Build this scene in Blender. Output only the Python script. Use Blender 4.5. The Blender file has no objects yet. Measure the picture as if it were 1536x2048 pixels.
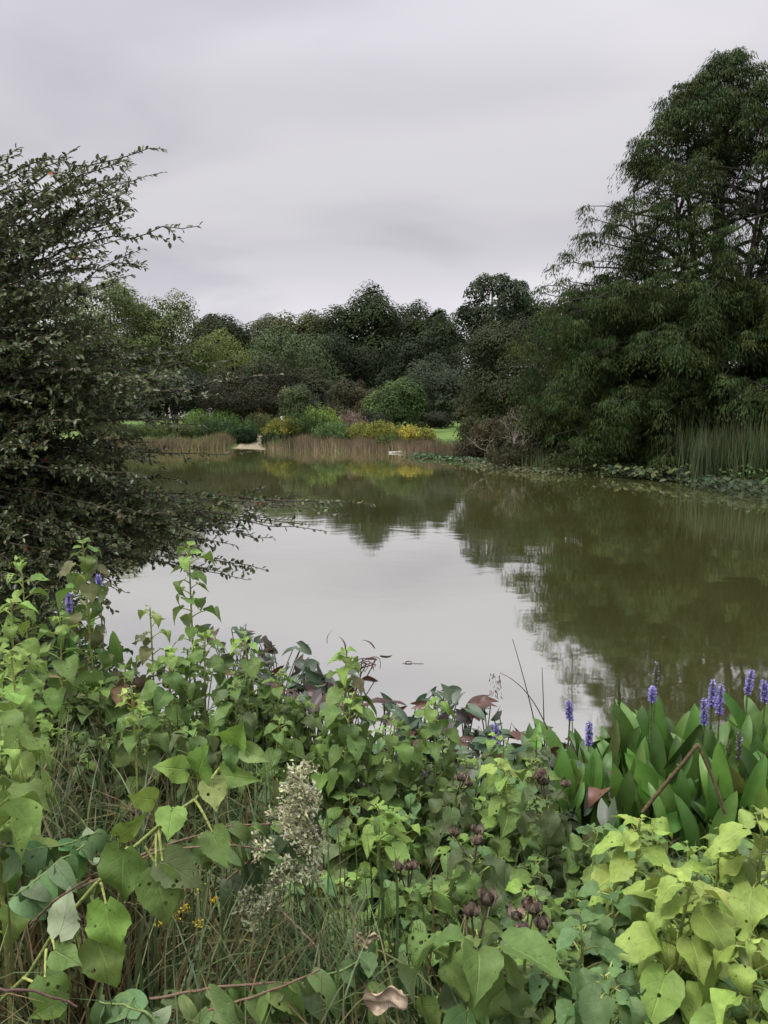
import bpy, math, random
import numpy as np
from mathutils import Vector
R = math.radians
S = bpy.context.scene
COL = S.collection
rng = np.random.default_rng(7)

# ------------------------------------------------------------------ camera
F = 1550.0; PITCH = R(7.68); CH = 2.2
cd = bpy.data.cameras.new('camera'); cam = bpy.data.objects.new('camera', cd); COL.objects.link(cam)
cd.sensor_fit = 'VERTICAL'; cd.sensor_height = 24; cd.lens = 24*F/2048
cd.clip_start = 0.05; cd.clip_end = 3000
cam.location = (0, 0, CH); cam.rotation_euler = (math.pi/2-PITCH, 0, 0)
S.camera = cam
S.render.resolution_x = 768; S.render.resolution_y = 1024

# ------------------------------------------------------------------ sky
SUN_EL, SUN_AZ = R(58), R(-70)
w = bpy.data.worlds.new("World"); S.world = w; w.use_nodes = True
nt = w.node_tree; nt.nodes.clear()
def nn(t, typ, **k):
    n = t.nodes.new(typ)
    for a, b in k.items(): setattr(n, a, b)
    return n
def mth(t, op, a, b=None, c=None, clamp=False):
    n = t.nodes.new('ShaderNodeMath'); n.operation = op; n.use_clamp = clamp
    for i, v in enumerate((a, b, c)):
        if v is None: continue
        if isinstance(v, (int, float)): n.inputs[i].default_value = v
        else: t.links.new(v, n.inputs[i])
    return n.outputs[0]
def mixc(t, f, a, b, mode='MIX'):
    n = t.nodes.new('ShaderNodeMix'); n.data_type = 'RGBA'; n.blend_type = mode; n.clamp_factor = True
    for s, v in ((n.inputs[0], f), (n.inputs[6], a), (n.inputs[7], b)):
        if isinstance(v, (int, float)): s.default_value = v
        elif isinstance(v, tuple): s.default_value = (*v[:3], 1)
        else: t.links.new(v, s)
    return n.outputs[2]
def ramp(t, f, stops, interp='EASE'):
    n = t.nodes.new('ShaderNodeValToRGB'); n.color_ramp.interpolation = interp
    e = n.color_ramp.elements
    while len(e) < len(stops): e.new(0.5)
    for el, (p, c) in zip(e, stops):
        el.position = p; el.color = (*c, 1) if isinstance(c, tuple) else (c, c, c, 1)
    t.links.new(f, n.inputs[0]); return n.outputs[0]
sky = nn(nt, 'ShaderNodeTexSky'); sky.sky_type = 'NISHITA'; sky.sun_disc = False
sky.sun_elevation = SUN_EL; sky.sun_rotation = SUN_AZ; sky.air_density = 1; sky.dust_density = 4
tc = nn(nt, 'ShaderNodeTexCoord'); sp = nn(nt, 'ShaderNodeSeparateXYZ'); nt.links.new(tc.outputs['Generated'], sp.inputs[0])
zc = mth(nt, 'MAXIMUM', sp.outputs[2], 0.0)
den = mth(nt, 'ADD', zc, 0.22)
cx = mth(nt, 'DIVIDE', sp.outputs[0], den); cy = mth(nt, 'DIVIDE', sp.outputs[1], den)
cb = nn(nt, 'ShaderNodeCombineXYZ'); nt.links.new(cx, cb.inputs[0]); nt.links.new(cy, cb.inputs[1])
n1 = nn(nt, 'ShaderNodeTexNoise'); n1.inputs['Scale'].default_value = 1.0; n1.inputs['Detail'].default_value = 5; n1.inputs['Roughness'].default_value = .42; n1.inputs['Distortion'].default_value = .3
mp = nn(nt, 'ShaderNodeMapping'); mp.inputs['Location'].default_value = (5.1, 2.6, 0); mp.inputs['Scale'].default_value = (1.0, 1.5, 1)
nt.links.new(cb.outputs[0], mp.inputs[0]); nt.links.new(mp.outputs[0], n1.inputs['Vector'])
cl = ramp(nt, n1.outputs[0], [(.32, (4.0, 3.86, 4.2)), (.50, (4.95, 4.8, 5.12)), (.66, (5.5, 5.36, 5.6))])
# overcast: a little lighter right at the horizon, darker belt above it, brightest overhead
el = ramp(nt, zc, [(0, .90), (.10, .82), (.22, .62), (.34, .66), (.42, .78), (.52, .95), (.68, 1.45), (.85, 2.9), (1.0, 4.4)])
# value >1 in a ramp is fine for colours; scale separately
cl2 = mixc(nt, 1.0, cl, el, 'MULTIPLY')
skm = mixc(nt, .96, sky.outputs[0], cl2)
bg = nn(nt, 'ShaderNodeBackground'); bg.inputs['Strength'].default_value = 0.115
wo = nn(nt, 'ShaderNodeOutputWorld'); nt.links.new(skm, bg.inputs[0]); nt.links.new(bg.outputs[0], wo.inputs[0])
w.cycles.sampling_method = 'AUTOMATIC'
# ------------------------------------------------------------------ sun behind the cloud deck
sd = bpy.data.lights.new('sun', 'SUN'); sd.energy = 1.5; sd.angle = R(14); sd.color = (1, .97, .92)
so = bpy.data.objects.new('sun', sd); COL.objects.link(so)
_d = Vector((math.sin(SUN_AZ)*math.cos(SUN_EL), -0.35*math.cos(SUN_EL), math.sin(SUN_EL)))
so.rotation_euler = _d.to_track_quat('Z', 'Y').to_euler()
S.view_settings.view_transform = 'Standard'; S.view_settings.look = 'None'
S.view_settings.exposure = 0.8; S.view_settings.gamma = 1

# ------------------------------------------------------------------ helpers
def at(px, py, Y):
    u = (px-768)/F; v = -(py-1024)/F
    dy = math.cos(PITCH)+v*math.sin(PITCH); dz = -math.sin(PITCH)+v*math.cos(PITCH)
    k = Y/dy
    return np.array([u*k, Y, CH+dz*k])
def wat(px, py, z=0.0):
    u = (px-768)/F; v = -(py-1024)/F
    dy = math.cos(PITCH)+v*math.sin(PITCH); dz = -math.sin(PITCH)+v*math.cos(PITCH)
    k = (z-CH)/dz
    return np.array([u*k, dy*k, z])
POND = np.array([(60, -1), (20, 2.2), (8, 3.0), (3, 3.45), (1, 3.75), (-.5, 4.2), (-1.6, 5.0), (-2.6, 6.6), (-4.2, 9.5), (-7, 15), (-11, 24), (-14, 33), (-14, 39.5),
 (-11, 42), (-8.3, 43.4), (-6.6, 43.6), (-5.8, 42.2), (-4, 41), (-1.5, 40), (1, 38.6), (2.4, 36.5), (3.4, 33.5), (4.2, 30), (5.2, 27.3), (6.8, 26.2), (8.3, 24.2), (9.2, 21.5), (11, 18.6), (15, 16), (24, 12), (60, 9)], float)
def sdist(x, y):
    x = np.atleast_1d(np.asarray(x, float)); y = np.atleast_1d(np.asarray(y, float))
    d = np.full(x.shape, 1e9); ins = np.zeros(x.shape, bool); n = len(POND)
    for i in range(n):
        ax, ay = POND[i]; bx, by = POND[(i+1) % n]
        ex, ey = bx-ax, by-ay
        t = np.clip(((x-ax)*ex+(y-ay)*ey)/(ex*ex+ey*ey), 0, 1)
        d = np.minimum(d, np.hypot(x-ax-t*ex, y-ay-t*ey))
        c = ((ay > y) != (by > y)) & (x < (bx-ax)*(y-ay)/((by-ay) if by != ay else 1e-9)+ax)
        ins ^= c
    return np.where(ins, -d, d)
def gh(x, y):
    x = np.atleast_1d(np.asarray(x, float)); y = np.atleast_1d(np.asarray(y, float))
    d = sdist(x, y)
    d = d + .12*np.sin(x*1.9+y*.7)+.08*np.sin(y*3.1-x*1.3)
    hm = .42+.32*np.exp(-(x*x+y*y)/60)
    dp = np.maximum(d, 0); dn = np.minimum(d, 0)
    z = hm*(1-np.exp(-dp/1.5)) - .9*(1-np.exp(dn/1.6))
    z += np.where(d > 0, .02*np.sin(x*5.1)*np.sin(y*4.3)*np.minimum(dp, 1), 0)
    z += np.maximum(0, y-140)*.035+np.maximum(0, -x-60)*.03*(y > 20)
    return z
def g1(x, y): return float(gh(x, y)[0])

class MB:
    def __init__(s): s.v = []; s.q = []; s.t = []; s.uv = []; s.c = []; s.n = 0; s.qm = []; s.tm = []
    def add(s, v, q=None, t=None, uv=None, col=(1, 1, 1, 0), m=0):
        v = np.asarray(v, float).reshape(-1, 3); k = len(v)
        s.v.append(v)
        if q is not None and len(q): q = np.asarray(q, int).reshape(-1, 4)+s.n; s.q.append(q); s.qm.append(np.full(len(q), m))
        if t is not None and len(t): t = np.asarray(t, int).reshape(-1, 3)+s.n; s.t.append(t); s.tm.append(np.full(len(t), m))
        s.uv.append(np.zeros((k, 3)) if uv is None else np.asarray(uv, float).reshape(-1, 3))
        c = np.asarray(col, float)
        if c.ndim == 1:
            if len(c) == 3: c = np.append(c, 0)
            c = np.tile(c, (k, 1))
        elif c.shape[1] == 3: c = np.hstack([c, np.zeros((k, 1))])
        s.c.append(c); s.n += k
    def build(s, name, mats, parent=None, smooth=True):
        v = np.concatenate(s.v)
        q = np.concatenate(s.q) if s.q else np.zeros((0, 4), int); t = np.concatenate(s.t) if s.t else np.zeros((0, 3), int)
        me = bpy.data.meshes.new(name)
        me.vertices.add(len(v)); me.vertices.foreach_set('co', v.astype(np.float32).ravel())
        nl = q.size+t.size; me.loops.add(nl)
        me.loops.foreach_set('vertex_index', np.concatenate([q.ravel(), t.ravel()]).astype(np.int32))
        me.polygons.add(len(q)+len(t))
        st = np.concatenate([np.arange(len(q))*4, q.size+np.arange(len(t))*3]).astype(np.int32)
        me.polygons.foreach_set('loop_start', st)
        mi = np.concatenate(s.qm+s.tm) if (s.qm or s.tm) else np.zeros(0)
        me.polygons.foreach_set('material_index', mi.astype(np.int32))
        me.polygons.foreach_set('use_smooth', np.full(len(q)+len(t), smooth))
        a = me.attributes.new('luv', 'FLOAT_VECTOR', 'POINT'); a.data.foreach_set('vector', np.concatenate(s.uv).astype(np.float32).ravel())
        a = me.attributes.new('tint', 'FLOAT_COLOR', 'POINT'); a.data.foreach_set('color', np.concatenate(s.c).astype(np.float32).ravel())
        me.update(calc_edges=True)
        for m in (mats if isinstance(mats, (list, tuple)) else [mats]): me.materials.append(m)
        o = bpy.data.objects.new(name, me); COL.objects.link(o)
        if parent is not None:
            o.parent = parent; o.matrix_parent_inverse.identity()
            l = parent.get('_org')
            # meshes are written in world coordinates: shift them to the parent's origin
            org = np.array(parent.location); pp = parent.parent
            while pp is not None: org = org+np.array(pp.location); pp = pp.parent
            me.vertices.foreach_set('co', (v-org).astype(np.float32).ravel()); me.update()
        return o
def norm(a): return a/np.maximum(np.linalg.norm(a, axis=-1, keepdims=True), 1e-9)
def thing(name, label, cat, loc, group=None):
    o = bpy.data.objects.new(name, None); COL.objects.link(o); o.location = tuple(float(a) for a in loc); o.empty_display_size = .1
    return tag(o, label, cat, group)
def tag(o, label, cat, group=None, kind=None):
    o['label'] = label; o['category'] = cat
    if group: o['group'] = group
    if kind: o['kind'] = kind
    return o
def struct(o, label=None):
    o['kind'] = 'structure'
    if label: o['label'] = label
    return o
def tube(mb, pts, rad, sides=6, col=(.1, .08, .05), m=0):
    pts = np.asarray(pts, float); n = len(pts); rad = np.broadcast_to(np.asarray(rad, float), (n,))
    tg = norm(np.gradient(pts, axis=0))
    up = np.array([0, 0, 1.]) if abs(tg[0][2]) < .9 else np.array([1., 0, 0])
    a = norm(np.cross(tg, up)); b = np.cross(tg, a)
    th = np.arange(sides)/sides*2*math.pi
    ring = pts[:, None]+rad[:, None, None]*(np.cos(th)[None, :, None]*a[:, None]+np.sin(th)[None, :, None]*b[:, None])
    idx = np.arange(n*sides).reshape(n, sides); nx = np.roll(idx, -1, 1)
    q = np.stack([idx[:-1], nx[:-1], nx[1:], idx[1:]], -1).reshape(-1, 4)
    uv = np.zeros((n*sides, 3)); uv[:, 1] = np.repeat(np.linspace(0, 1, n), sides)
    mb.add(ring.reshape(-1, 3), q=q, col=col, uv=uv, m=m)
def bez(a, b, c, n=8):
    t = np.linspace(0, 1, n)[:, None]; a, b, c = map(np.asarray, (a, b, c))
    return (1-t)**2*a+2*t*(1-t)*b+t*t*c
def cards(mb, p, d, nrm, L, W, T, col, m=0):
    """stamp template T=(verts (x across,y along,z up), quads, uv) at p along d with normal nrm"""
    tv, tq, tuv = T; n = len(p)
    d = norm(d); x = norm(np.cross(d, nrm)); z = np.cross(x, d)
    L = np.broadcast_to(L, (n,)); W = np.broadcast_to(W, (n,))
    v = p[:, None]+tv[None, :, 0, None]*x[:, None]*W[:, None, None]+tv[None, :, 1, None]*d[:, None]*L[:, None, None]+tv[None, :, 2, None]*z[:, None]*L[:, None, None]
    k = len(tv)
    q = (tq[None]+(np.arange(n)*k)[:, None, None]).reshape(-1, 4)
    uv = np.tile(tuv, (n, 1)).reshape(n, k, 3).copy(); uv[:, :, 2] = rng.random(n)[:, None]
    col = np.asarray(col, float)
    if col.ndim == 1: col = np.tile(col, (n, 1))
    if col.shape[1] == 3: col = np.hstack([col, np.zeros((n, 1))])
    mb.add(v.reshape(-1, 3), q=q, uv=uv.reshape(-1, 3), col=np.repeat(col, k, 0), m=m)
KITE = (np.array([(0, 0, 0), (.5, .42, .05), (0, 1, -.08), (-.45, .5, .06)], float), np.array([(0, 1, 2, 3)]), np.array([(0, 0, 0), (1, .4, 0), (0, 1, 0), (-1, .5, 0)], float))
FOLD = (np.array([(0, 0, 0), (.42, .3, .09), (.40, .68, .07), (0, 1, -.06), (-.40, .68, .07), (-.42, .3, .09), (0, .5, 0.02)], float),
        np.array([(0, 1, 2, 6), (6, 2, 3, 3), (0, 6, 4, 5), (6, 3, 3, 4)]), None)
FOLD = (np.array([(0, 0, 0), (.42, .33, .09), (.34, .70, .06), (0, 1, -.08), (-.34, .70, .06), (-.42, .33, .09)], float),
        np.array([(0, 1, 2, 3), (0, 3, 4, 5)]), np.array([(0, 0, 0), (1, .3, 0), (1, .7, 0), (0, 1, 0), (-1, .7, 0), (-1, .3, 0)], float))
def strip_t(n=3, w0=1., bend=.25):
    v = []; uv = []
    for i in range(n+1):
        t = i/n; ww = .5*(1-t**2.2)*w0+.02; z = -bend*t*t
        v += [(-ww, t, z), (ww, t, z)]; uv += [(-1, t, 0), (1, t, 0)]
    q = [(2*i, 2*i+1, 2*i+3, 2*i+2) for i in range(n)]
    return (np.array(v, float), np.array(q), np.array(uv, float))
STRIP = strip_t(2)
def rdir(n): return norm(rng.normal(size=(n, 3)))
def jit(col, n, s=.15, hue=.06):
    c = np.asarray(col, float)[None, :3]*(1+rng.normal(size=(n, 1))*s)*(1+rng.normal(size=(n, 3))*hue)
    return np.clip(c, .004, .9)

# ------------------------------------------------------------------ materials
def mat(name):
    m = bpy.data.materials.new(name); m.use_nodes = True; t = m.node_tree; t.nodes.clear()
    o = nn(t, 'ShaderNodeOutputMaterial'); return m, t, o
def attr(t, n): a = nn(t, 'ShaderNodeAttribute'); a.attribute_name = n; return a
def noise(t, scale, detail=3, rough=.5, vec=None, dist=0):
    n = nn(t, 'ShaderNodeTexNoise'); n.inputs['Scale'].default_value = scale; n.inputs['Detail'].default_value = detail; n.inputs['Roughness'].default_value = rough; n.inputs['Distortion'].default_value = dist
    if vec is None: vec = nn(t, 'ShaderNodeNewGeometry').outputs['Position']
    t.links.new(vec, n.inputs['Vector']); return n.outputs[0]
def princ(t, col, rough=.6, spec=.4, normal=None):
    p = nn(t, 'ShaderNodeBsdfPrincipled')
    if isinstance(col, tuple): p.inputs['Base Color'].default_value = (*col, 1)
    else: t.links.new(col, p.inputs['Base Color'])
    if isinstance(rough, (int, float)): p.inputs['Roughness'].default_value = rough
    else: t.links.new(rough, p.inputs['Roughness'])
    p.inputs['Specular IOR Level'].default_value = spec
    if normal is not None: t.links.new(normal, p.inputs['Normal'])
    return p.outputs[0]
def bump(t, h, s=.3, d=.01):
    b = nn(t, 'ShaderNodeBump'); b.inputs['Strength'].default_value = s; b.inputs['Distance'].default_value = d; t.links.new(h, b.inputs['Height']); return b.outputs[0]
def leafmat(name, rough=.5, spec=.3, trans=.25, nsc=3., namt=.35):
    m, t, o = mat(name); a = attr(t, 'tint')
    n = noise(t, nsc, 2)
    k = mth(t, 'MULTIPLY_ADD', n, namt*2, 1-namt)
    c = mixc(t, 1., a.outputs['Color'], (1, 1, 1)); c = nn(t, 'ShaderNodeVectorMath', operation='SCALE'); t.links.new(a.outputs['Color'], c.inputs[0]); t.links.new(k, c.inputs['Scale'])
    p = princ(t, c.outputs[0], rough, spec)
    tr = nn(t, 'ShaderNodeBsdfTranslucent'); t.links.new(c.outputs[0], tr.inputs[0])
    mx = nn(t, 'ShaderNodeMixShader'); mx.inputs[0].default_value = trans
    t.links.new(p, mx.inputs[1]); t.links.new(tr.outputs[0], mx.inputs[2]); t.links.new(mx.outputs[0], o.inputs[0]); return m
M_FOL = leafmat('tree foliage', .6, .08, .22, .35, .25)
M_CYP = leafmat('feathery needles', .6, .08, .25, .5, .25)
M_SHR = leafmat('small glossy leaf', .38, .35, .22, 2., .3)
M_GRS = leafmat('grass blade', .5, .3, .25, 6., .3)
M_ARR = leafmat('waxy water leaf', .42, .35, .2, 14., .4)
M_PET = leafmat('petal', .6, .2, .3, 30, .2)
def barkmat(name, sc=14.):
    m, t, o = mat(name); a = attr(t, 'tint'); n = noise(t, sc, 5, .65)
    k = mth(t, 'MULTIPLY_ADD', n, 1.4, .3)
    c = nn(t, 'ShaderNodeVectorMath', operation='SCALE'); t.links.new(a.outputs['Color'], c.inputs[0]); t.links.new(k, c.inputs['Scale'])
    t.links.new(princ(t, c.outputs[0], .85, .2, bump(t, n, .6, .02)), o.inputs[0]); return m
M_BARK = barkmat('bark')
M_STEM = barkmat('plant stem', 60.)
def mallowmat():
    m, t, o = mat('mallow leaf'); a = attr(t, 'tint'); u = attr(t, 'luv')
    s = nn(t, 'ShaderNodeSeparateXYZ'); t.links.new(u.outputs['Vector'], s.inputs[0])
    ua = mth(t, 'ABSOLUTE', s.outputs[0])
    # midrib and pinnate veins
    mid = mth(t, 'SUBTRACT', 1, mth(t, 'DIVIDE', ua, .075), clamp=True)
    ph = mth(t, 'SUBTRACT', mth(t, 'MULTIPLY', s.outputs[1], 6.5), mth(t, 'MULTIPLY', ua, 2.3))
    vv = mth(t, 'ABSOLUTE', mth(t, 'SUBTRACT', mth(t, 'FRACT', ph), .5))
    side = mth(t, 'SUBTRACT', 1, mth(t, 'DIVIDE', vv, .09), clamp=True)
    side = mth(t, 'MULTIPLY', side, mth(t, 'SUBTRACT', 1.0, ua, clamp=True))
    vein = mth(t, 'MAXIMUM', mid, mth(t, 'MULTIPLY', side, .45))
    n1 = noise(t, 18, 3); n2 = noise(t, 90, 2)
    k = mth(t, 'ADD', mth(t, 'MULTIPLY_ADD', n1, .7, .55), mth(t, 'MULTIPLY', mth(t, 'SUBTRACT', n2, .5), .5))
    c = nn(t, 'ShaderNodeVectorMath', operation='SCALE'); t.links.new(a.outputs['Color'], c.inputs[0]); t.links.new(k, c.inputs['Scale'])
    cv = mixc(t, 1., c.outputs[0], (1.35, 1.3, 1.15), 'MULTIPLY'); cv = mixc(t, mth(t, 'MULTIPLY', vein, .6), c.outputs[0], mixc(t, .12, cv, (.7, .8, .4)))
    # ageing: purplish brown blotches where alpha says so
    bl = mth(t, 'MULTIPLY', a.outputs['Alpha'], mth(t, 'MULTIPLY_ADD', noise(t, 22, 3, .6), 3.2, -1.0, clamp=True), clamp=True)
    cv = mixc(t, bl, cv, (.085, .055, .045))
    sp_ = mth(t, 'GREATER_THAN', noise(t, 150, 1), .735)
    cv = mixc(t, mth(t, 'MULTIPLY', sp_, .65), cv, (.05, .035, .02))
    geo = nn(t, 'ShaderNodeNewGeometry')
    pale = mixc(t, .45, cv, (.36, .42, .27))
    cc = mixc(t, geo.outputs['Backfacing'], cv, pale)
    h = mth(t, 'MULTIPLY_ADD', vein, -.8, mth(t, 'MULTIPLY', n1, .9))
    p = princ(t, cc, .5, .2, bump(t, h, .55, .004))
    tr = nn(t, 'ShaderNodeBsdfTranslucent'); t.links.new(mixc(t, 1., cv, (1.1, 1.15, .7), 'MULTIPLY'), tr.inputs[0])
    mx = nn(t, 'ShaderNodeMixShader'); mx.inputs[0].default_value = .25
    t.links.new(p, mx.inputs[1]); t.links.new(tr.outputs[0], mx.inputs[2])
    # insect holes
    vo = nn(t, 'ShaderNodeTexVoronoi'); vo.inputs['Scale'].default_value = 48; t.links.new(geo.outputs['Position'], vo.inputs['Vector'])
    hs = mth(t, 'MULTIPLY', mth(t, 'LESS_THAN', vo.outputs['Distance'], .21), mth(t, 'GREATER_THAN', noise(t, 9, 1), .585))
    tp = nn(t, 'ShaderNodeBsdfTransparent'); m2 = nn(t, 'ShaderNodeMixShader')
    t.links.new(hs, m2.inputs[0]); t.links.new(mx.outputs[0], m2.inputs[1]); t.links.new(tp.outputs[0], m2.inputs[2])
    t.links.new(m2.outputs[0], o.inputs[0]); return m
M_MAL = mallowmat()
# ground
def groundmat():
    m, t, o = mat('ground'); geo = nn(t, 'ShaderNodeNewGeometry'); P = geo.outputs['Position']
    s = nn(t, 'ShaderNodeSeparateXYZ'); t.links.new(P, s.inputs[0])
    soil = ramp(t, noise(t, 9, 5, .7, P), [(.3, (.012, .011, .007)), (.5, (.026, .024, .013)), (.7, (.06, .052, .028))])
    lawn = ramp(t, noise(t, 1.2, 5, .7, P), [(.3, (.07, .12, .03)), (.7, (.11, .17, .045))])
    f = mth(t, 'DIVIDE', mth(t, 'SUBTRACT', s.outputs[1], 41), 4, clamp=True)
    far = mth(t, 'DIVIDE', mth(t, 'SUBTRACT', s.outputs[1], 95), 10, clamp=True)
    c = mixc(t, f, soil, lawn); c = mixc(t, far, c, (.03, .04, .018))
    t.links.new(princ(t, c, .95, .1, bump(t, noise(t, 30, 4, .6, P), .6, .02)), o.inputs[0]); return m
def watermat():
    m, t, o = mat('pond water'); geo = nn(t, 'ShaderNodeNewGeometry'); P = geo.outputs['Position']
    mp = nn(t, 'ShaderNodeMapping'); mp.inputs['Scale'].default_value = (.8, 1.3, 1); t.links.new(P, mp.inputs[0])
    a = noise(t, 1.3, 2, .5, mp.outputs[0], .3); b = noise(t, 7., 3, .55, mp.outputs[0], .4)
    patch = mth(t, 'MULTIPLY_ADD', noise(t, .22, 2, .5, P), 2.4, -.7, clamp=True)
    h = mth(t, 'ADD', a, mth(t, 'MULTIPLY', b, mth(t, 'MULTIPLY_ADD', patch, .13, .05)))
    bp = bump(t, h, 1., .0022)
    body = ramp(t, noise(t, .35, 3, .5, P), [(.35, (.080, .082, .026)), (.65, (.098, .099, .033))])
    d = nn(t, 'ShaderNodeBsdfDiffuse'); t.links.new(body, d.inputs[0])
    g = nn(t, 'ShaderNodeBsdfGlossy'); g.inputs['Roughness'].default_value = .035; g.inputs['Color'].default_value = (.97, .97, .95, 1); t.links.new(bp, g.inputs['Normal'])
    lw = nn(t, 'ShaderNodeLayerWeight'); lw.inputs['Blend'].default_value = .5
    f = mth(t, 'MULTIPLY_ADD', lw.outputs['Facing'], .3, .58, clamp=True)
    mx = nn(t, 'ShaderNodeMixShader'); t.links.new(f, mx.inputs[0]); t.links.new(d.outputs[0], mx.inputs[1]); t.links.new(g.outputs[0], mx.inputs[2])
    t.links.new(mx.outputs[0], o.inputs[0]); return m
def simple(name, c1, c2, sc, rough=.9, bs=.4, bd=.01):
    m, t, o = mat(name); n = noise(t, sc, 5, .65)
    c = ramp(t, n, [(.3, c1), (.7, c2)])
    t.links.new(princ(t, c, rough, .2, bump(t, n, bs, bd)), o.inputs[0]); return m
M_SAND = simple('sandy gravel', (.11, .09, .055), (.30, .25, .17), 9)
M_PATH = simple('grey path', (.12, .115, .10), (.2, .19, .17), 4)
M_DARK = simple('dark painted metal', (.012, .013, .015), (.03, .031, .034), 20, .5)
M_WHITE = simple('white paint', (.6, .6, .58), (.8, .8, .78), 20, .6)
M_DRY = simple('dried plant matter', (.22, .16, .10), (.55, .45, .33), 26, .8)

# ------------------------------------------------------------------ ground, water
def grid(xs, ys):
    X, Y = np.meshgrid(xs, ys); return X, Y
a = np.linspace(-1, 1, 330); xs = np.sinh(a*5.3)/np.sinh(5.3)*520
b = np.linspace(-.62, 1, 380); ys = 4+np.sinh(b*5.4)/np.sinh(5.4)*700
X, Y = grid(xs, ys); Z = gh(X.ravel(), Y.ravel())
ny, nx = X.shape; idx = np.arange(nx*ny).reshape(ny, nx)
mb = MB(); mb.add(np.stack([X.ravel(), Y.ravel(), Z], 1), q=np.stack([idx[:-1, :-1], idx[:-1, 1:], idx[1:, 1:], idx[1:, :-1]], -1).reshape(-1, 4))
struct(mb.build('ground', groundmat()))
mb = MB(); mb.add([(-30, -1, 0), (62, -1, 0), (62, 47, 0), (-30, 47, 0)], q=[(0, 1, 2, 3)])
struct(mb.build('water', watermat()))
def drape(name, poly, m, off, n=14):
    """sheet lofted between two edge polylines, draped on the ground"""
    L, Rr = [np.asarray(e, float) for e in poly]; mb = MB()
    t = np.linspace(0, 1, n)
    f = lambda e: np.stack([np.interp(t, np.linspace(0, 1, len(e)), e[:, k]) for k in (0, 1)], 1)
    A, B = f(L), f(Rr); s = np.linspace(0, 1, 9)[None, :, None]
    G = A[:, None]*(1-s)+B[:, None]*s; G = G.reshape(-1, 2)
    z = np.maximum(gh(G[:, 0], G[:, 1]), -.02)+off
    i = np.arange(n*9).reshape(n, 9)
    mb.add(np.hstack([G, z[:, None]]), q=np.stack([i[:-1, :-1], i[:-1, 1:], i[1:, 1:], i[1:, :-1]], -1).reshape(-1, 4))
    return struct(mb.build(name, m))
drape('sandy_landing', ([wat(462, 897)[:2], wat(480, 890, .1)[:2], wat(500, 881, .25)[:2], wat(510, 874, .35)[:2], wat(513, 868, .4)[:2]],
      [wat(530, 900)[:2], wat(532, 892, .1)[:2], wat(536, 884, .25)[:2], wat(538, 876, .35)[:2], wat(540, 868, .4)[:2]]), M_SAND, .03)
drape('garden_path', ([wat(330, 836, .42)[:2], wat(420, 835, .42)[:2], wat(520, 838, .42)[:2]], [wat(330, 829, .42)[:2], wat(420, 830, .42)[:2], wat(520, 832, .42)[:2]]), M_PATH, .03)

# ------------------------------------------------------------------ broadleaf trees and shrubs
def crown_pts(c, r, nblob, nleaf, rnd, low=-.75, rb=(.26, .42), zs=1.):
    """leaf positions on the shells of many overlapping lobes"""
    bd = rdir(nblob*4); bd = bd[bd[:, 2] > low][:nblob]
    bc = bd*(.45+.32*rng.random((len(bd), 1))**.6)
    br = rng.uniform(rb[0], rb[1], len(bd))*(1-.25*np.maximum(bd[:, 2], 0))
    wgt = br**2; wgt /= wgt.sum()
    bi = rng.choice(len(bd), nleaf, p=wgt)
    d = rdir(nleaf); d[:, 2] = np.where(rng.random(nleaf) < .5, np.abs(d[:, 2]), d[:, 2])
    rr = br[bi]*(.62+.43*rng.random(nleaf)**.5)
    p = bc[bi]+d*rr[:, None]
    p += .05*np.sin(p[:, [1, 2, 0]]*9)*rnd
    tone = rng.normal(size=len(bd))[bi]
    return c+p*np.asarray(r), norm(d/np.asarray(r)*min(r)+.35*p), tone, bc*np.asarray(r)+c
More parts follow.
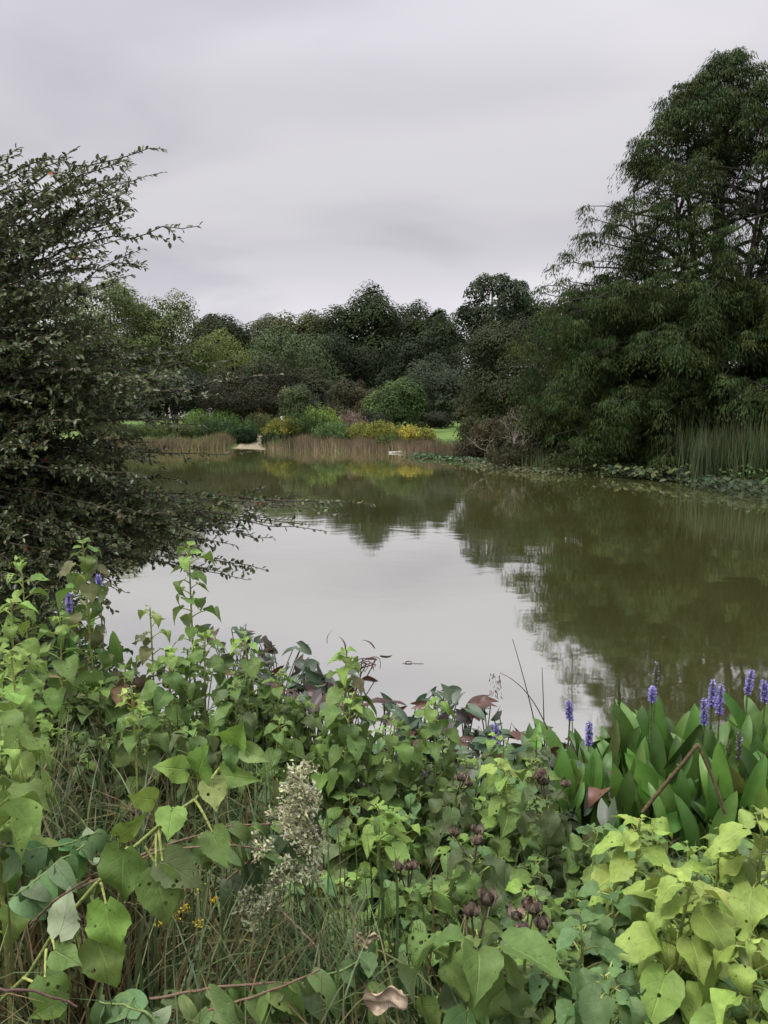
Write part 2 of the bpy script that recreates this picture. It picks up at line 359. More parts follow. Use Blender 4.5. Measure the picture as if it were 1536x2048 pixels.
def tree(px, top, wpx, Y, col, label, base=None, name='broadleaf_tree', cat='tree', nleaf=6000, nblob=30, ls=.30, tv=.16, rnd=1., zb=None, col2=None, f2=0., low=-.95, rb=(.30, .50), trunk=True, crown_lo=.12, group=None, droop=0., depth=None, dome=True):
    T = at(px, top, Y); wm = wpx/F*Y/2
    gz = g1(T[0], Y) if zb is None else zb
    H = T[2]-gz
    lo = gz+H*crown_lo
    hh = T[2]-lo; ru = min(hh*.62, max(hh*.4, wm*.95)) if dome else hh/2
    c = np.array([T[0], Y, T[2]-ru]); r = np.array([wm, (depth if depth else wm)*.95, ru*1.1])*1.02
    nleaf = int(nleaf*1.9)
    p, n, tone, bc = crown_pts(c, r*.97, nblob, nleaf, rnd, low, rb)
    st_ = (hh-ru)/ru
    for a_ in (p, bc): a_[:, 2] = np.where(a_[:, 2] < c[2], c[2]+(a_[:, 2]-c[2])*st_, a_[:, 2])
    root = thing(name, label, cat, (T[0], Y, gz), group)
    far_ = Y > 56
    cols = jit(col, nleaf, .09 if far_ else .16, .05)*(1+tv*tone[:, None])
    if col2 is not None:
        k = (tone+rng.normal(size=nleaf)*.6+ (p[:, 2]-c[2])/r[2]*.8) > f2
        cols[k] = jit(col2, int(k.sum()), .2, .06)
    nr = norm(n+(.38 if far_ else .55)*rdir(nleaf)+np.array([0, 0, .25]))
    d = np.cross(nr, rdir(nleaf)); d[:, 2] -= droop
    keep = p[:, 2] > gz+.02
    mb = MB(); cards(mb, p[keep], d[keep], nr[keep], ls*rng.uniform(.6, 1.35, keep.sum()), ls*rng.uniform(.5, 1.0, keep.sum()), KITE, np.clip(cols[keep], .004, .8))
    mb.build('crown' if cat == 'tree' else 'foliage', M_FOL, root)
    if trunk:
        mb = MB(); b0 = np.array([T[0], Y, gz-.1]); tr = max(.03, H*.016)
        if cat == 'tree':
            mid = c.copy(); mid[2] = T[2]-H*.12; mid[0] += rng.normal()*wm*.06
            tube(mb, bez(b0, (b0+mid)/2+rng.normal(size=3)*wm*.05, mid, 9), np.linspace(tr, tr*.15, 9), 7, (.06, .05, .04))
            for q in bc[:min(len(bc), 14)]:
                s = b0+(mid-b0)*rng.uniform(.15, .7)
                tube(mb, bez(s, (s+q)/2+np.array([0, 0, -.04*H]), q, 6), np.linspace(tr*.4, tr*.06, 6), 5, (.06, .05, .04))
            mb.build('trunk', M_BARK, root)
        else:
            for q in bc[:min(len(bc), 14)]:
                s = b0+rng.normal(size=3)*np.array([.12*wm, .12*wm, 0])
                tube(mb, bez(s, (s+q)/2+np.array([0, 0, -.05*H]), q+(q-s)*.25, 6), np.linspace(tr*.7, tr*.12, 6), 5, (.07, .055, .04))
            mb.build('stems', M_BARK, root)
    return root
DK = (.024, .038, .012); MG = (.045, .068, .026); LG = (.075, .105, .035); OL = (.052, .058, .024); BR = (.05, .042, .024); GG = (.055, .072, .042); YG = (.10, .12, .03)
# the wood behind
tree(458, 611, 165, 150, DK, 'dark tree with a brownish top, first on the far skyline', ls=.5, col2=BR, f2=.9, nblob=26, nleaf=10000)
tree(525, 628, 160, 155, OL, 'low olive tree on the far skyline just right of the brown-topped tree', ls=.5, nleaf=10000)
tree(605, 620, 165, 152, OL, 'olive tree on the skyline just left of the big dark domed tree', ls=.5, col2=YG, f2=1.6)
tree(728, 586, 215, 135, DK, 'big dark domed tree, the broadest on the skyline in the middle of the wood', ls=.46, nleaf=18000, nblob=60)
tree(820, 613, 150, 138, (.034, .047, .021), 'dark tree leaning on the right shoulder of the big domed tree', ls=.45, nleaf=11000, nblob=44)
tree(868, 630, 130, 132, DK, 'dark round tree at the right end of the wood beside the tall airy tree', ls=.45, nleaf=11000)
tree(990, 533, 190, 100, (.036, .052, .025), 'tall airy tree with sky showing through, standing above the olive shrub tree by the cypress', ls=.34, nleaf=9500, nblob=60, rb=(.15, .27), crown_lo=.2)
tree(1075, 590, 200, 108, DK, 'dark tree behind the tall airy tree, half hidden by the cypress', ls=.4)
tree(1225, 690, 240, 78, DK, 'dark woodland tree behind the left half of the cypress', ls=.34)
tree(1430, 700, 260, 76, DK, 'dark woodland tree behind the right half of the cypress', ls=.34)
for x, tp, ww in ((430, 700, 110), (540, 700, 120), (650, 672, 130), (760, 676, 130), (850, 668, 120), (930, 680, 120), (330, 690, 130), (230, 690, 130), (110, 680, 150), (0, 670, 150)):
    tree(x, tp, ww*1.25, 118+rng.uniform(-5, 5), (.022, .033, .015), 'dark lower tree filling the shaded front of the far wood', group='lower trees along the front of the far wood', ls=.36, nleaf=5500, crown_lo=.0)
tree(575, 653, 215, 106, (.078, .108, .048), 'soft mid green spreading tree in front of the wood left of the big dark tree', ls=.3, nleaf=8000, crown_lo=.1, droop=.4)
tree(442, 664, 150, 98, (.115, .14, .04), 'yellowish green tree in front of the brown-topped skyline tree', ls=.28, droop=.3)
tree(215, 546, 250, 74, (.10, .135, .045), 'light green feathery spreading tree rising behind the glossy shrub', ls=.22, nleaf=11000, nblob=40, crown_lo=.35, droop=.3, rb=(.22, .36))
tree(345, 596, 190, 76, (.095, .125, .042), 'lower of the two light feathery trees, sloping down to the right beside the wood', ls=.22, nleaf=9000, nblob=36, crown_lo=.3, droop=.3)
tree(80, 552, 260, 80, (.085, .11, .04), 'light green tree at the left edge seen through the glossy shrub', ls=.24, nleaf=9000, crown_lo=.2)
tree(345, 735, 210, 68, (.024, .036, .018), 'very dark low spreading tree on the left lawn behind the garden path', ls=.2, nleaf=8000, crown_lo=.15)
tree(170, 720, 240, 66, (.03, .042, .02), 'dark low tree at far left behind the glossy shrub', ls=.2, nleaf=8000, crown_lo=.1)
tree(508, 716, 215, 63, (.040, .036, .02), 'dark brownish crab apple tree spreading low beside the garden path', ls=.17, nleaf=12000, nblob=44, col2=(.03, .042, .02), f2=.6, crown_lo=.1)
tree(628, 735, 130, 66, (.042, .045, .022), 'brownish tree between the crab apple and the dark garden arch', ls=.18, nleaf=6000, crown_lo=0)
tree(598, 768, 92, 54, (.075, .10, .045), 'pale willowy shrub standing left of the dark garden arch', name='shrub', cat='shrub', ls=.13, nleaf=4500, crown_lo=0., droop=-.5)
tree(708, 757, 118, 60, (.055, .056, .028), 'brownish green shrub standing right of the dark garden arch', name='shrub', cat='shrub', ls=.15, nleaf=7000, crown_lo=0, col2=(.09, .075, .035), f2=1.3)
tree(792, 755, 122, 57, (.055, .092, .03), 'fresh green rounded shrub in the middle of the lawn edge', name='shrub', cat='shrub', ls=.15, nleaf=9000, nblob=40, crown_lo=.02, col2=(.10, .15, .045), f2=1.)
tree(872, 722, 168, 72, GG, 'greyish green rounded tree behind the fresh green shrub', ls=.19, nleaf=10000, nblob=40, crown_lo=.05, droop=-.4)
tree(960, 775, 120, 62, (.045, .05, .025), 'low dull green shrub at the foot of the rust-topped tree', name='shrub', cat='shrub', ls=.15, nleaf=6000, crown_lo=0)
tree(1018, 640, 215, 58, (.045, .056, .026), 'olive tree with rust red tips on top, between the wood and the cypress', ls=.17, nleaf=14000, nblob=46, crown_lo=.02, col2=(.10, .055, .03), f2=2.1)
tree(752, 815, 70, 52, (.03, .038, .02), 'small dark shrub at the foot of the fresh green rounded shrub', name='shrub', cat='shrub', ls=.12, nleaf=3000, crown_lo=0)
tree(860, 822, 90, 66, (.038, .043, .022), 'small dull shrub at the foot of the greyish green tree', name='shrub', cat='shrub', ls=.14, nleaf=3000, crown_lo=0)
# plants along the far shore
def shrub(px, top, wpx, Y, col, label, nleaf=3500, ls=.11, col2=None, f2=1., name='shrub', cat='shrub', group=None, droop=0., depth=None, lens=None, **k):
    """many leafy stems fanning up from the ground to an uneven top"""
    T = at(px, top, Y); wm = wpx/F*Y/2; gz = g1(T[0], Y); H = T[2]-gz
    root = thing(name, label, cat, (T[0], Y, gz), group); ns = int(34+wm*70); dm = depth if depth else min(wm, 1.3)
    a_ = rng.uniform(0, 6.28, ns); q = rng.random(ns)**.5; ex, ey = np.cos(a_)*q, np.sin(a_)*q
    hh = H*(1-.42*q**3)*(1-.34*rng.random(ns)**1.3)*1.03
    B = np.stack([T[0]+ex*wm*.72, Y+ey*dm*.72, np.zeros(ns)], 1); B[:, 2] = np.maximum(gh(B[:, 0], B[:, 1]), -.02)
    Tp = np.stack([T[0]+ex*wm*1.02+rng.normal(size=ns)*.06, Y+ey*dm*1.02, gz+hh], 1)
    n = int(nleaf*1.7); bi = rng.integers(0, ns, n); t = .12+.9*rng.random(n)**.75
    p = B[bi]*(1-t[:, None])+Tp[bi]*t[:, None]; spr = (.04+.16*np.minimum(wm, .9)*(1.05-t))[:, None]; p += rng.normal(size=(n, 3))*spr
    tone = rng.normal(size=ns)[bi]; c = jit(col, n, .16, .07)*(1+.18*tone[:, None])
    if col2 is not None:
        m = (tone*.7+rng.normal(size=n)*.55+(t-.5)*1.3) > f2; c[m] = jit(col2, int(m.sum()), .2, .06)
    up = norm(Tp-B)[bi]; d = norm(up*(.8-droop*.8)+rdir(n)*.8); nr = norm(rdir(n)*.9+np.array([0, -.25, .8])+.5*(p-np.array([T[0], Y, gz+H*.4])))
    ok = p[:, 2] > 0.02
    mb = MB(); cards(mb, p[ok], d[ok], nr[ok], ls*rng.uniform(.6, 1.4, ok.sum()), ls*rng.uniform(.35, .7, ok.sum()), KITE, np.clip(c[ok], .004, .8)); mb.build('foliage', M_FOL, root)
    mb = MB()
    for i in range(0, ns, 2): tube(mb, [B[i], (B[i]+Tp[i])/2+rng.normal(size=3)*.03, Tp[i]], [.012, .009, .004], 3, (.09, .08, .045))
    mb.build('stems', M_BARK, root); return root
shrub(455, 838, 125, 45.5, (.045, .085, .03), 'green leafy bush left of the sandy landing')
shrub(488, 862, 50, 44.6, (.02, .04, .016), 'small dark glossy bush touching the left side of the sandy landing')
shrub(400, 850, 120, 46, (.08, .11, .035), 'yellowish bush left of the green bush by the sandy landing')
shrub(320, 846, 130, 45, (.075, .10, .035), 'olive bush behind the brown reeds at far left of the pond', nleaf=3000)
shrub(220, 846, 120, 44, (.06, .08, .03), 'olive bush left of the far left reeds', nleaf=3000)
shrub(555, 868, 60, 43, (.03, .052, .022), 'dark low plant right beside the sandy landing')
shrub(566, 836, 78, 43.6, (.16, .18, .04), 'round yellow-green bush right of the sandy landing', col2=(.18, .16, .03), f2=1.2)
shrub(612, 822, 110, 44.2, (.05, .08, .026), 'mixed green bush below the dark garden arch')
shrub(640, 812, 75, 45, (.16, .24, .05), 'bright lime green mound at the foot of the dark garden arch')
shrub(672, 845, 90, 42, (.10, .165, .055), 'fresh green leafy plant between the lime mound and the yellow flowers')
shrub(520, 828, 80, 50, (.075, .09, .035), 'dull green shrub behind the round yellow-green bush')
shrub(700, 824, 70, 47, (.20, .15, .12), 'clump of pinkish feathery plumes right of the lime mound', name='plume_grass', cat='ornamental grass', nleaf=1800, droop=-.6)
for i, (x, tp, ww, Yv, lb) in enumerate(((722, 846, 60, 41.5, 'yellow flowering plant at the left end of the yellow row'), (760, 843, 60, 41, 'yellow flowering plant, second from the left of the yellow row'),
        (792, 850, 50, 40.6, 'yellow flowering plant below the fresh green rounded shrub'), (850, 856, 45, 39.5, 'thin yellow-green plant right of the brightest yellow flowers'))):
    shrub(x, tp, ww, Yv, (.17, .20, .045), lb, col2=(.32, .30, .07), f2=1.1, group='yellow flowering plants on the far bank', name='flowering_plant', cat='flowering plant', nleaf=2600, ls=.09)
shrub(820, 852, 46, 39.5, (.27, .26, .055), 'brightest yellow flowering plant on the far bank', name='flowering_plant', cat='flowering plant', nleaf=2600, ls=.09, col2=(.46, .40, .07), f2=.5)
shrub(780, 868, 50, 39.4, (.08, .11, .03), 'small green plant between two yellow flowering plants', nleaf=1800)
shrub(955, 832, 80, 35.5, (.055, .068, .028), 'dull olive bush at the left of the red-brown tangle', col2=(.11, .11, .035), f2=1.6, nleaf=4500)
shrub(1000, 838, 120, 32.5, (.06, .052, .028), 'red-brown tangled bush leaning over the water left of the cypress', col2=(.09, .08, .035), f2=1.8, nleaf=6500, nblob=36)
shrub(1062, 815, 120, 31, (.055, .058, .026), 'yellow-flecked olive bush under the left edge of the cypress', col2=(.12, .115, .035), f2=1.9, nleaf=6500, nblob=36)
shrub(955, 885, 90, 33, (.05, .046, .026), 'low brown bush at the waterline under the olive bush', nleaf=3000)
shrub(1030, 895, 110, 28.7, (.05, .052, .026), 'low mottled bush at the waterline left of the cypress', nleaf=4500, ls=.09)
# left lawn hedge mounds
shrub(455, 815, 92, 62, (.12, .20, .05), 'clipped bright green low hedge beside the crab apple', name='hedge', cat='hedge', nleaf=4000, depth=3, low=-.1)
shrub(392, 817, 50, 60, (.11, .18, .045), 'short bright hedge left end beside the path', name='hedge', cat='hedge', nleaf=2500, depth=2)
# red leafed small shrub
shrub(520, 815, 18, 55, (.06, .02, .015), 'small red-leafed shrub at the foot of the crab apple', nleaf=700)
# bare twiggy shrub
def bare_shrub(px, top, wpx, Y, label):
    T = at(px, top, Y); gz = g1(T[0], Y); H = T[2]-gz; wm = wpx/F*Y/2
    root = thing('bare_shrub', label, 'shrub', (T[0], Y, gz)); mb = MB()
    def br(p, d, L, r, lv):
        n = 5; pts = [p]
        for i in range(n): d = norm(d+rng.normal(size=3)*.22+np.array([0, 0, .03])); pts.append(pts[-1]+d*L/n)
        tube(mb, pts, np.linspace(r, r*.45, n+1), 4, (.30, .27, .23))
        if lv < 3:
            for k in range(4): br(pts[rng.integers(1, n+1)], norm(d+rng.normal(size=3)*.75), L*.58, r*.5, lv+1)
    for k in range(6):
        d = norm(np.array([rng.normal()*.6, rng.normal()*.5, 1.0])); br(np.array([T[0]+rng.normal()*.15, Y, gz]), d, H*.5, .015, 0)
    mb.build('branches', M_BARK, root)
bare_shrub(1030, 800, 100, 30.3, 'leafless grey twiggy shrub left of the cypress')

# ------------------------------------------------------------------ reeds, floating leaves (uncountable)
def blades(mb, P, H, lean, wd, cols, dead=0., seg=4, droop=.15):
    n = len(P); T = strip_t(seg, 1, droop)
    az = rng.uniform(0, 2*math.pi, n); d = norm(np.stack([np.cos(az)*lean*rng.random(n), np.sin(az)*lean*rng.random(n), np.ones(n)], 1))
    nr = np.stack([np.cos(az), np.sin(az), np.zeros(n)], 1)+.3*rdir(n)
    cards(mb, P, d, nr, H, wd, T, cols)
def edge_band(pts, n, w):
    pts = np.asarray(pts, float)[:, :2]; seg = np.linalg.norm(np.diff(pts, axis=0), axis=1); cs = np.r_[0, np.cumsum(seg)]
    s = rng.random(n)*cs[-1]; p = np.stack([np.interp(s, cs, pts[:, k]) for k in (0, 1)], 1)
    return p+rng.normal(size=(n, 2))*w
def reeds(name, label, pts, n, w, hh, cols, lean=.25, wd=.02):
    p = edge_band(pts, n, w); z = np.maximum(gh(p[:, 0], p[:, 1]), -.05)
    mb = MB(); c = np.concatenate([jit(cc, n//len(cols)+1, .2, .06) for cc in cols])[:n]; rng.shuffle(c)
    pt = np.sin(p[:, 0]*1.3+2)*np.sin(p[:, 0]*.47)+.4*np.sin(p[:, 0]*4.1); c = c*(1+.28*pt[:, None]); gk = (pt > .35) & (rng.random(n) < .35); c[gk] = jit((.12, .13, .045), int(gk.sum()))
    hm = hh*(.72+.2*np.sin(p[:, 0]*2.7)*np.sin(p[:, 0]*1.13+1)+.1*np.sin(p[:, 0]*9+p[:, 1]*5)+.26*np.abs(rng.normal(size=n)))
    lean = lean*(1+.5*rng.normal(size=n)**2)
    blades(mb, np.hstack([p, z[:, None]]), np.clip(hm, .15, None), lean, wd, c)
    return tag(mb.build(name, M_GRS), label, 'reeds', kind='stuff')
TAN = (.28, .205, .12); TAN2 = (.17, .13, .08); GRB = (.07, .09, .03)
reeds('brown_reeds', 'dry brown reeds along the waterline of the far bank', [wat(560, 897), wat(650, 899), wat(740, 902), wat(815, 904), wat(880, 912), wat(930, 918)], 22000, .38, .55, [TAN, TAN2, TAN2, (.22, .17, .12), TAN2, GRB], wd=.016, lean=.5)
reeds('brown_reeds', 'dry brown reeds at the far left of the pond, left of the sandy landing', [wat(200, 902), wat(320, 900), wat(400, 898), wat(452, 893)], 11000, .3, .6, [TAN, TAN2, TAN2, GRB], wd=.016, lean=.5)
reeds('green_reeds', 'short green blades at the waterline right of the sandy landing', [wat(545, 896), wat(562, 897), wat(585, 898)], 900, .2, .5, [(.06, .10, .03), (.13, .17, .06)], wd=.035)
reeds('cattail_reeds', 'tall green cattail reeds at the right edge under the cypress', [wat(1395, 958), wat(1430, 962), wat(1480, 968), wat(1536, 970), wat(1600, 975)], 2000, .5, 1.45, [(.045, .075, .025), (.065, .10, .032), (.045, .075, .025), (.10, .11, .05)], .38, .024)
reeds('green_reeds', 'sparse green shoots among the brush left of the cypress', [wat(1000, 925), wat(1060, 935), wat(1100, 945)], 500, .3, .55, [(.06, .08, .03)], .3, .025)
def cattail_clump(px, py, n, H, label):
    b = wat(px, py); root = thing('cattail', label, 'cattail', b); mb = MB()
    p = b+rng.normal(size=(n, 3))*np.array([.12, .12, 0]); p[:, 2] = -.05
    blades(mb, p, H*rng.uniform(.6, 1.05, n), .14, .035, jit((.055, .075, .032), n), seg=5); mb.build('leaves', M_GRS, root)
    mb = MB(); m = n//3; p = b+rng.normal(size=(m, 3))*np.array([.07, .07, 0]); p[:, 2] = -.05
    blades(mb, p, .5*rng.uniform(.6, 1.05, m), .1, .045, jit((.34, .27, .2), m), seg=3); mb.build('dry_sheaths', M_GRS, root)
cattail_clump(1398, 972, 90, 1.6, 'cattail clump standing apart in the water with pale dry sheaths at its foot')
def pads(name, label, pts, n, w, s, cols, hz=(.02, .16), m=None):
    p = edge_band(pts, n, w); z = rng.uniform(*hz, n)
    c = np.concatenate([jit(cc, n//len(cols)+1, .2, .06) for cc in cols])[:n]; rng.shuffle(c)
    mb = MB(); nr = norm(np.array([0, -.2, 1.])+rdir(n)*.6)
    cards(mb, np.hstack([p, z[:, None]]), np.cross(nr, rdir(n)), nr, s*rng.uniform(.7, 1.3, n), s*.75*rng.uniform(.7, 1.2, n), FOLD, c)
    return tag(mb.build(name, m or M_FOL), label, 'water plants', kind='stuff')
pads('floating_leaves', 'bright green floating leaves off the brown reeds', [wat(835, 914), wat(880, 918), wat(930, 922), wat(975, 928)], 900, .32, .16, [(.05, .09, .04), (.09, .13, .06), (.03, .05, .025)])
pads('floating_leaves', 'dull mixed water weeds in front of the brush left of the cypress', [wat(960, 928), wat(1020, 935), wat(1080, 946), wat(1110, 950)], 700, .5, .13, [(.05, .06, .03), (.10, .09, .05), (.07, .09, .04)])
pads('floating_leaves', 'low leafy water plants under the middle of the cypress', [wat(1210, 952), wat(1250, 955), wat(1310, 960), wat(1350, 962), wat(1390, 968)], 420, .22, .2, [(.04, .055, .03), (.10, .12, .05)], (.02, .35))
pads('floating_leaves', 'grey-purple arrow leaves crowding the water under the cattails', [wat(1400, 975), wat(1450, 982), wat(1500, 990), wat(1580, 1000)], 420, .35, .16, [(.04, .06, .03), (.06, .075, .045), (.03, .045, .022)], (.03, .32))

# dark garden arch
def arch():
    c = at(638, 812, 50); gz = g1(c[0], c[1]); r = .42; top = at(638, 776, 50)[2]
    root = thing('garden_arch', 'dark rounded metal garden arch standing among the shrubs on the far bank', 'garden arch', (c[0], 50, gz))
    mb = MB(); mg = MB()
    th = np.linspace(0, math.pi, 15); zc_ = top-r
    for k, yy in enumerate((-.45, .45)):
        pts = [np.array([c[0]-r, 50+yy, gz])]+[np.array([c[0]-r*math.cos(t), 50+yy, zc_+r*math.sin(t)]) for t in th]+[np.array([c[0]+r, 50+yy, gz])]
        tube(mb, pts, .03, 6)
    mb.build('hoops', M_DARK, root)
    for t in np.linspace(0, math.pi, 11):
        p = np.array([c[0]-r*math.cos(t), 0, zc_+r*math.sin(t)])
        tube(mg, [(p[0], 49.55, p[2]), (p[0], 50.45, p[2])], .022, 5)
    for zz in np.arange(gz+.3, zc_, .22):
        for sx in (-r, r): tube(mg, [(c[0]+sx, 49.55, zz), (c[0]+sx, 50.45, zz)], .02, 5)
    for yy in np.linspace(49.65, 50.35, 7):
        pts = [(c[0]-r*math.cos(t), yy, zc_+r*math.sin(t)) for t in th]; tube(mg, pts, .016, 5)
    for zz in np.linspace(gz+.1, zc_, 20):  # leafless climber inside the back hoop
        tube(mg, [(c[0]-r, 50.43, zz), (c[0]+r, 50.43, zz+.06)], .018, 5)
    mg.build('lattice', M_DARK, root)
arch()
def box(mb, c, s):
    c = np.asarray(c); s = np.asarray(s)/2
    v = np.array([(x, y, z) for x in (-1, 1) for y in (-1, 1) for z in (-1, 1)])*s+c
    mb.add(v, q=[(0, 1, 3, 2), (4, 6, 7, 5), (0, 4, 5, 1), (2, 3, 7, 6), (0, 2, 6, 4), (1, 5, 7, 3)])
c = at(564, 836, 46); gz = g1(c[0], 46)
root = thing('plant_marker', 'small white garden marker on a stake behind the round yellow-green bush', 'sign', (c[0], 46, gz))
mb = MB(); box(mb, (c[0], 46, c[2]), (.2, .03, .2)); mb.build('plate', M_WHITE, root, False)
mb = MB(); tube(mb, [(c[0], 46.03, gz-.1), (c[0], 46.03, c[2])], .02, 5); mb.build('stake', M_DARK, root)

# ------------------------------------------------------------------ bald cypress
def cypress():
    CX, CY = at(1420, 900, 28.5)[0], 28.5
    gz = g1(CX, CY); root = thing('bald_cypress', 'huge feathery bald cypress overhanging the right bank', 'tree', (CX, CY, gz))
    prof = [(14.6, .25), (13.9, 1.0), (12.9, 1.9), (11.5, 3.1), (10., 4.3), (8.3, 5.4), (6.9, 6.3), (5.5, 6.8), (4., 7.1), (2.5, 7.1), (1.2, 7.0), (.3, 6.9)]
    pz = np.array([a for a, b in prof])[::-1]; pr = np.array([b for a, b in prof])[::-1]
    env = lambda z: np.interp(z, pz, pr)
    top = 14.3; tb = MB(); lb = MB()
    DC = (.035, .03, .024)
    main = np.array([(CX+.15*math.sin(z*.5), CY, z) for z in np.linspace(gz-.1, top, 16)])
    tube(tb, main, np.linspace(.42, .03, 16)*np.r_[1.35, 1.1, np.ones(14)], 10, DC)
    leaders = [main]
    for (dx, dy, zs, zt) in ((-2.0, -.6, 3.5, 11.2), (-1.1, .8, 4.5, 12.8), (1.3, -.8, 4., 12.5), (-3.1, .3, 3., 9.8), (2.3, .6, 4, 11.0), (.5, -1.8, 3, 11.5)):
        a0 = np.array([CX, CY, zs]); b0 = np.array([CX+dx, CY+dy, zt]); pts = bez(a0, np.array([CX+dx*.95, CY+dy, zs+(zt-zs)*.35]), b0, 12)
        tube(tb, pts, np.linspace(.15, .02, 12), 7, DC); leaders.append(pts)
    trk = tb.build('trunk', M_BARK, root)
    plumes = []; nl = 355
    for i in range(nl):
        u = (i+.5)/nl; ztip = .5+(top-.6)*(1-(1-u)**.80) if i % 3 else .4+6.5*rng.random()
        az = i*2.399963+rng.normal()*.3
        e = env(ztip)*rng.uniform(.8, 1.04) if rng.random() < .82 else env(ztip)*rng.uniform(.45, .8)
        ry = .78 if ztip > 3 else .95
        tip = np.array([CX+math.cos(az)*e, CY+math.sin(az)*e*ry, ztip])
        L = leaders[rng.integers(0, len(leaders))] if ztip > 4 else main
        zst = max(gz+.9, min(ztip-e*(.32 if ztip > 6 else .02), L[-1][2]-.3))
        st = L[int(np.argmin(np.abs(L[:, 2]-zst)))]
        mid = (st+tip)/2; mid[2] += .12*e+.2
        pts = bez(st, mid, tip, 10); pts[1:-1] += rng.normal(size=(8, 3))*.06
        tube(lb, pts, np.linspace(.02+.011*e, .008, 10), 5, DC)
        dens = 1.0 if (ztip < 6.0 or ztip > 11.2) else .5
        ns = int((5+e*1.9)*dens)
        for k in range(ns):
            t = rng.uniform(.38 if ztip > 5 else .5, 1.0); p0 = pts[min(9, int(t*9))]
            out = norm(np.array([math.cos(az), math.sin(az)*ry, 0])); side = np.array([-out[1], out[0], 0])*rng.choice([-1, 1])
            q = p0+side*rng.uniform(.1, .95)*(1.15-t*.6)+out*rng.uniform(0, .35)+np.array([0, 0, rng.uniform(-.5, .35)])
            if q[2] > top: continue
            tube(lb, bez(p0, (p0+q)/2+np.array([0, 0, .08]), q, 4), np.linspace(.012, .005, 4), 3, DC)
            plumes.append((q, out))
        plumes.append((tip, norm(tip-st)))
    for z in np.linspace(11., top+.1, 130):
        a_ = rng.uniform(0, 6.28); e = env(z)*rng.uniform(.2, 1.0); plumes.append((np.array([CX+math.cos(a_)*e, CY+math.sin(a_)*e, z]), np.array([math.cos(a_), math.sin(a_), .3])))
    lb.build('limbs', M_BARK, trk)
    Pc = np.array([p for p, o in plumes]); Po = norm(np.array([o for p, o in plumes])); n = len(Pc)
    k = 120; m = n*k
    print('cypress plumes', n, 'strips', m)
    bi = np.repeat(np.arange(n), k)
    R0 = rng.uniform(.28, .52, n)[bi]
    d = rdir(m); d[:, 2] = np.abs(d[:, 2])*.55
    d = norm(d+Po[bi]*.2)
    rr = R0*rng.random(m)**.55
    fall = (rr/.45)**2*.5*rng.uniform(.2, 1.9, m)
    p = Pc[bi]+d*rr[:, None]*np.array([1, 1, .62]); p[:, 2] -= fall
    dirs = norm(d*np.array([.55, .55, .2])+np.array([0, 0, -.75])+rdir(m)*.35)
    nr = norm(d+np.array([0, 0, .35])+.5*rdir(m))
    tone = rng.normal(size=n)[bi]
    base = np.array([.036, .056, .016])[None]*np.ones((m, 1)); 
    cols = base*(1+.17*tone[:, None])*(1+rng.normal(size=(m, 1))*.16)*(1+rng.normal(size=n)[bi][:, None]*np.array([.10, 0, -.05]))
    keep = p[:, 2] > .04
    mb = MB(); cards(mb, p[keep], dirs[keep], nr[keep], rng.uniform(.10, .21, keep.sum()), rng.uniform(.022, .045, keep.sum()), KITE, np.clip(cols[keep], .005, .5))
    mb.build('foliage', M_CYP, root)
rng = np.random.default_rng(11)
cypress()
rng = np.random.default_rng(12)

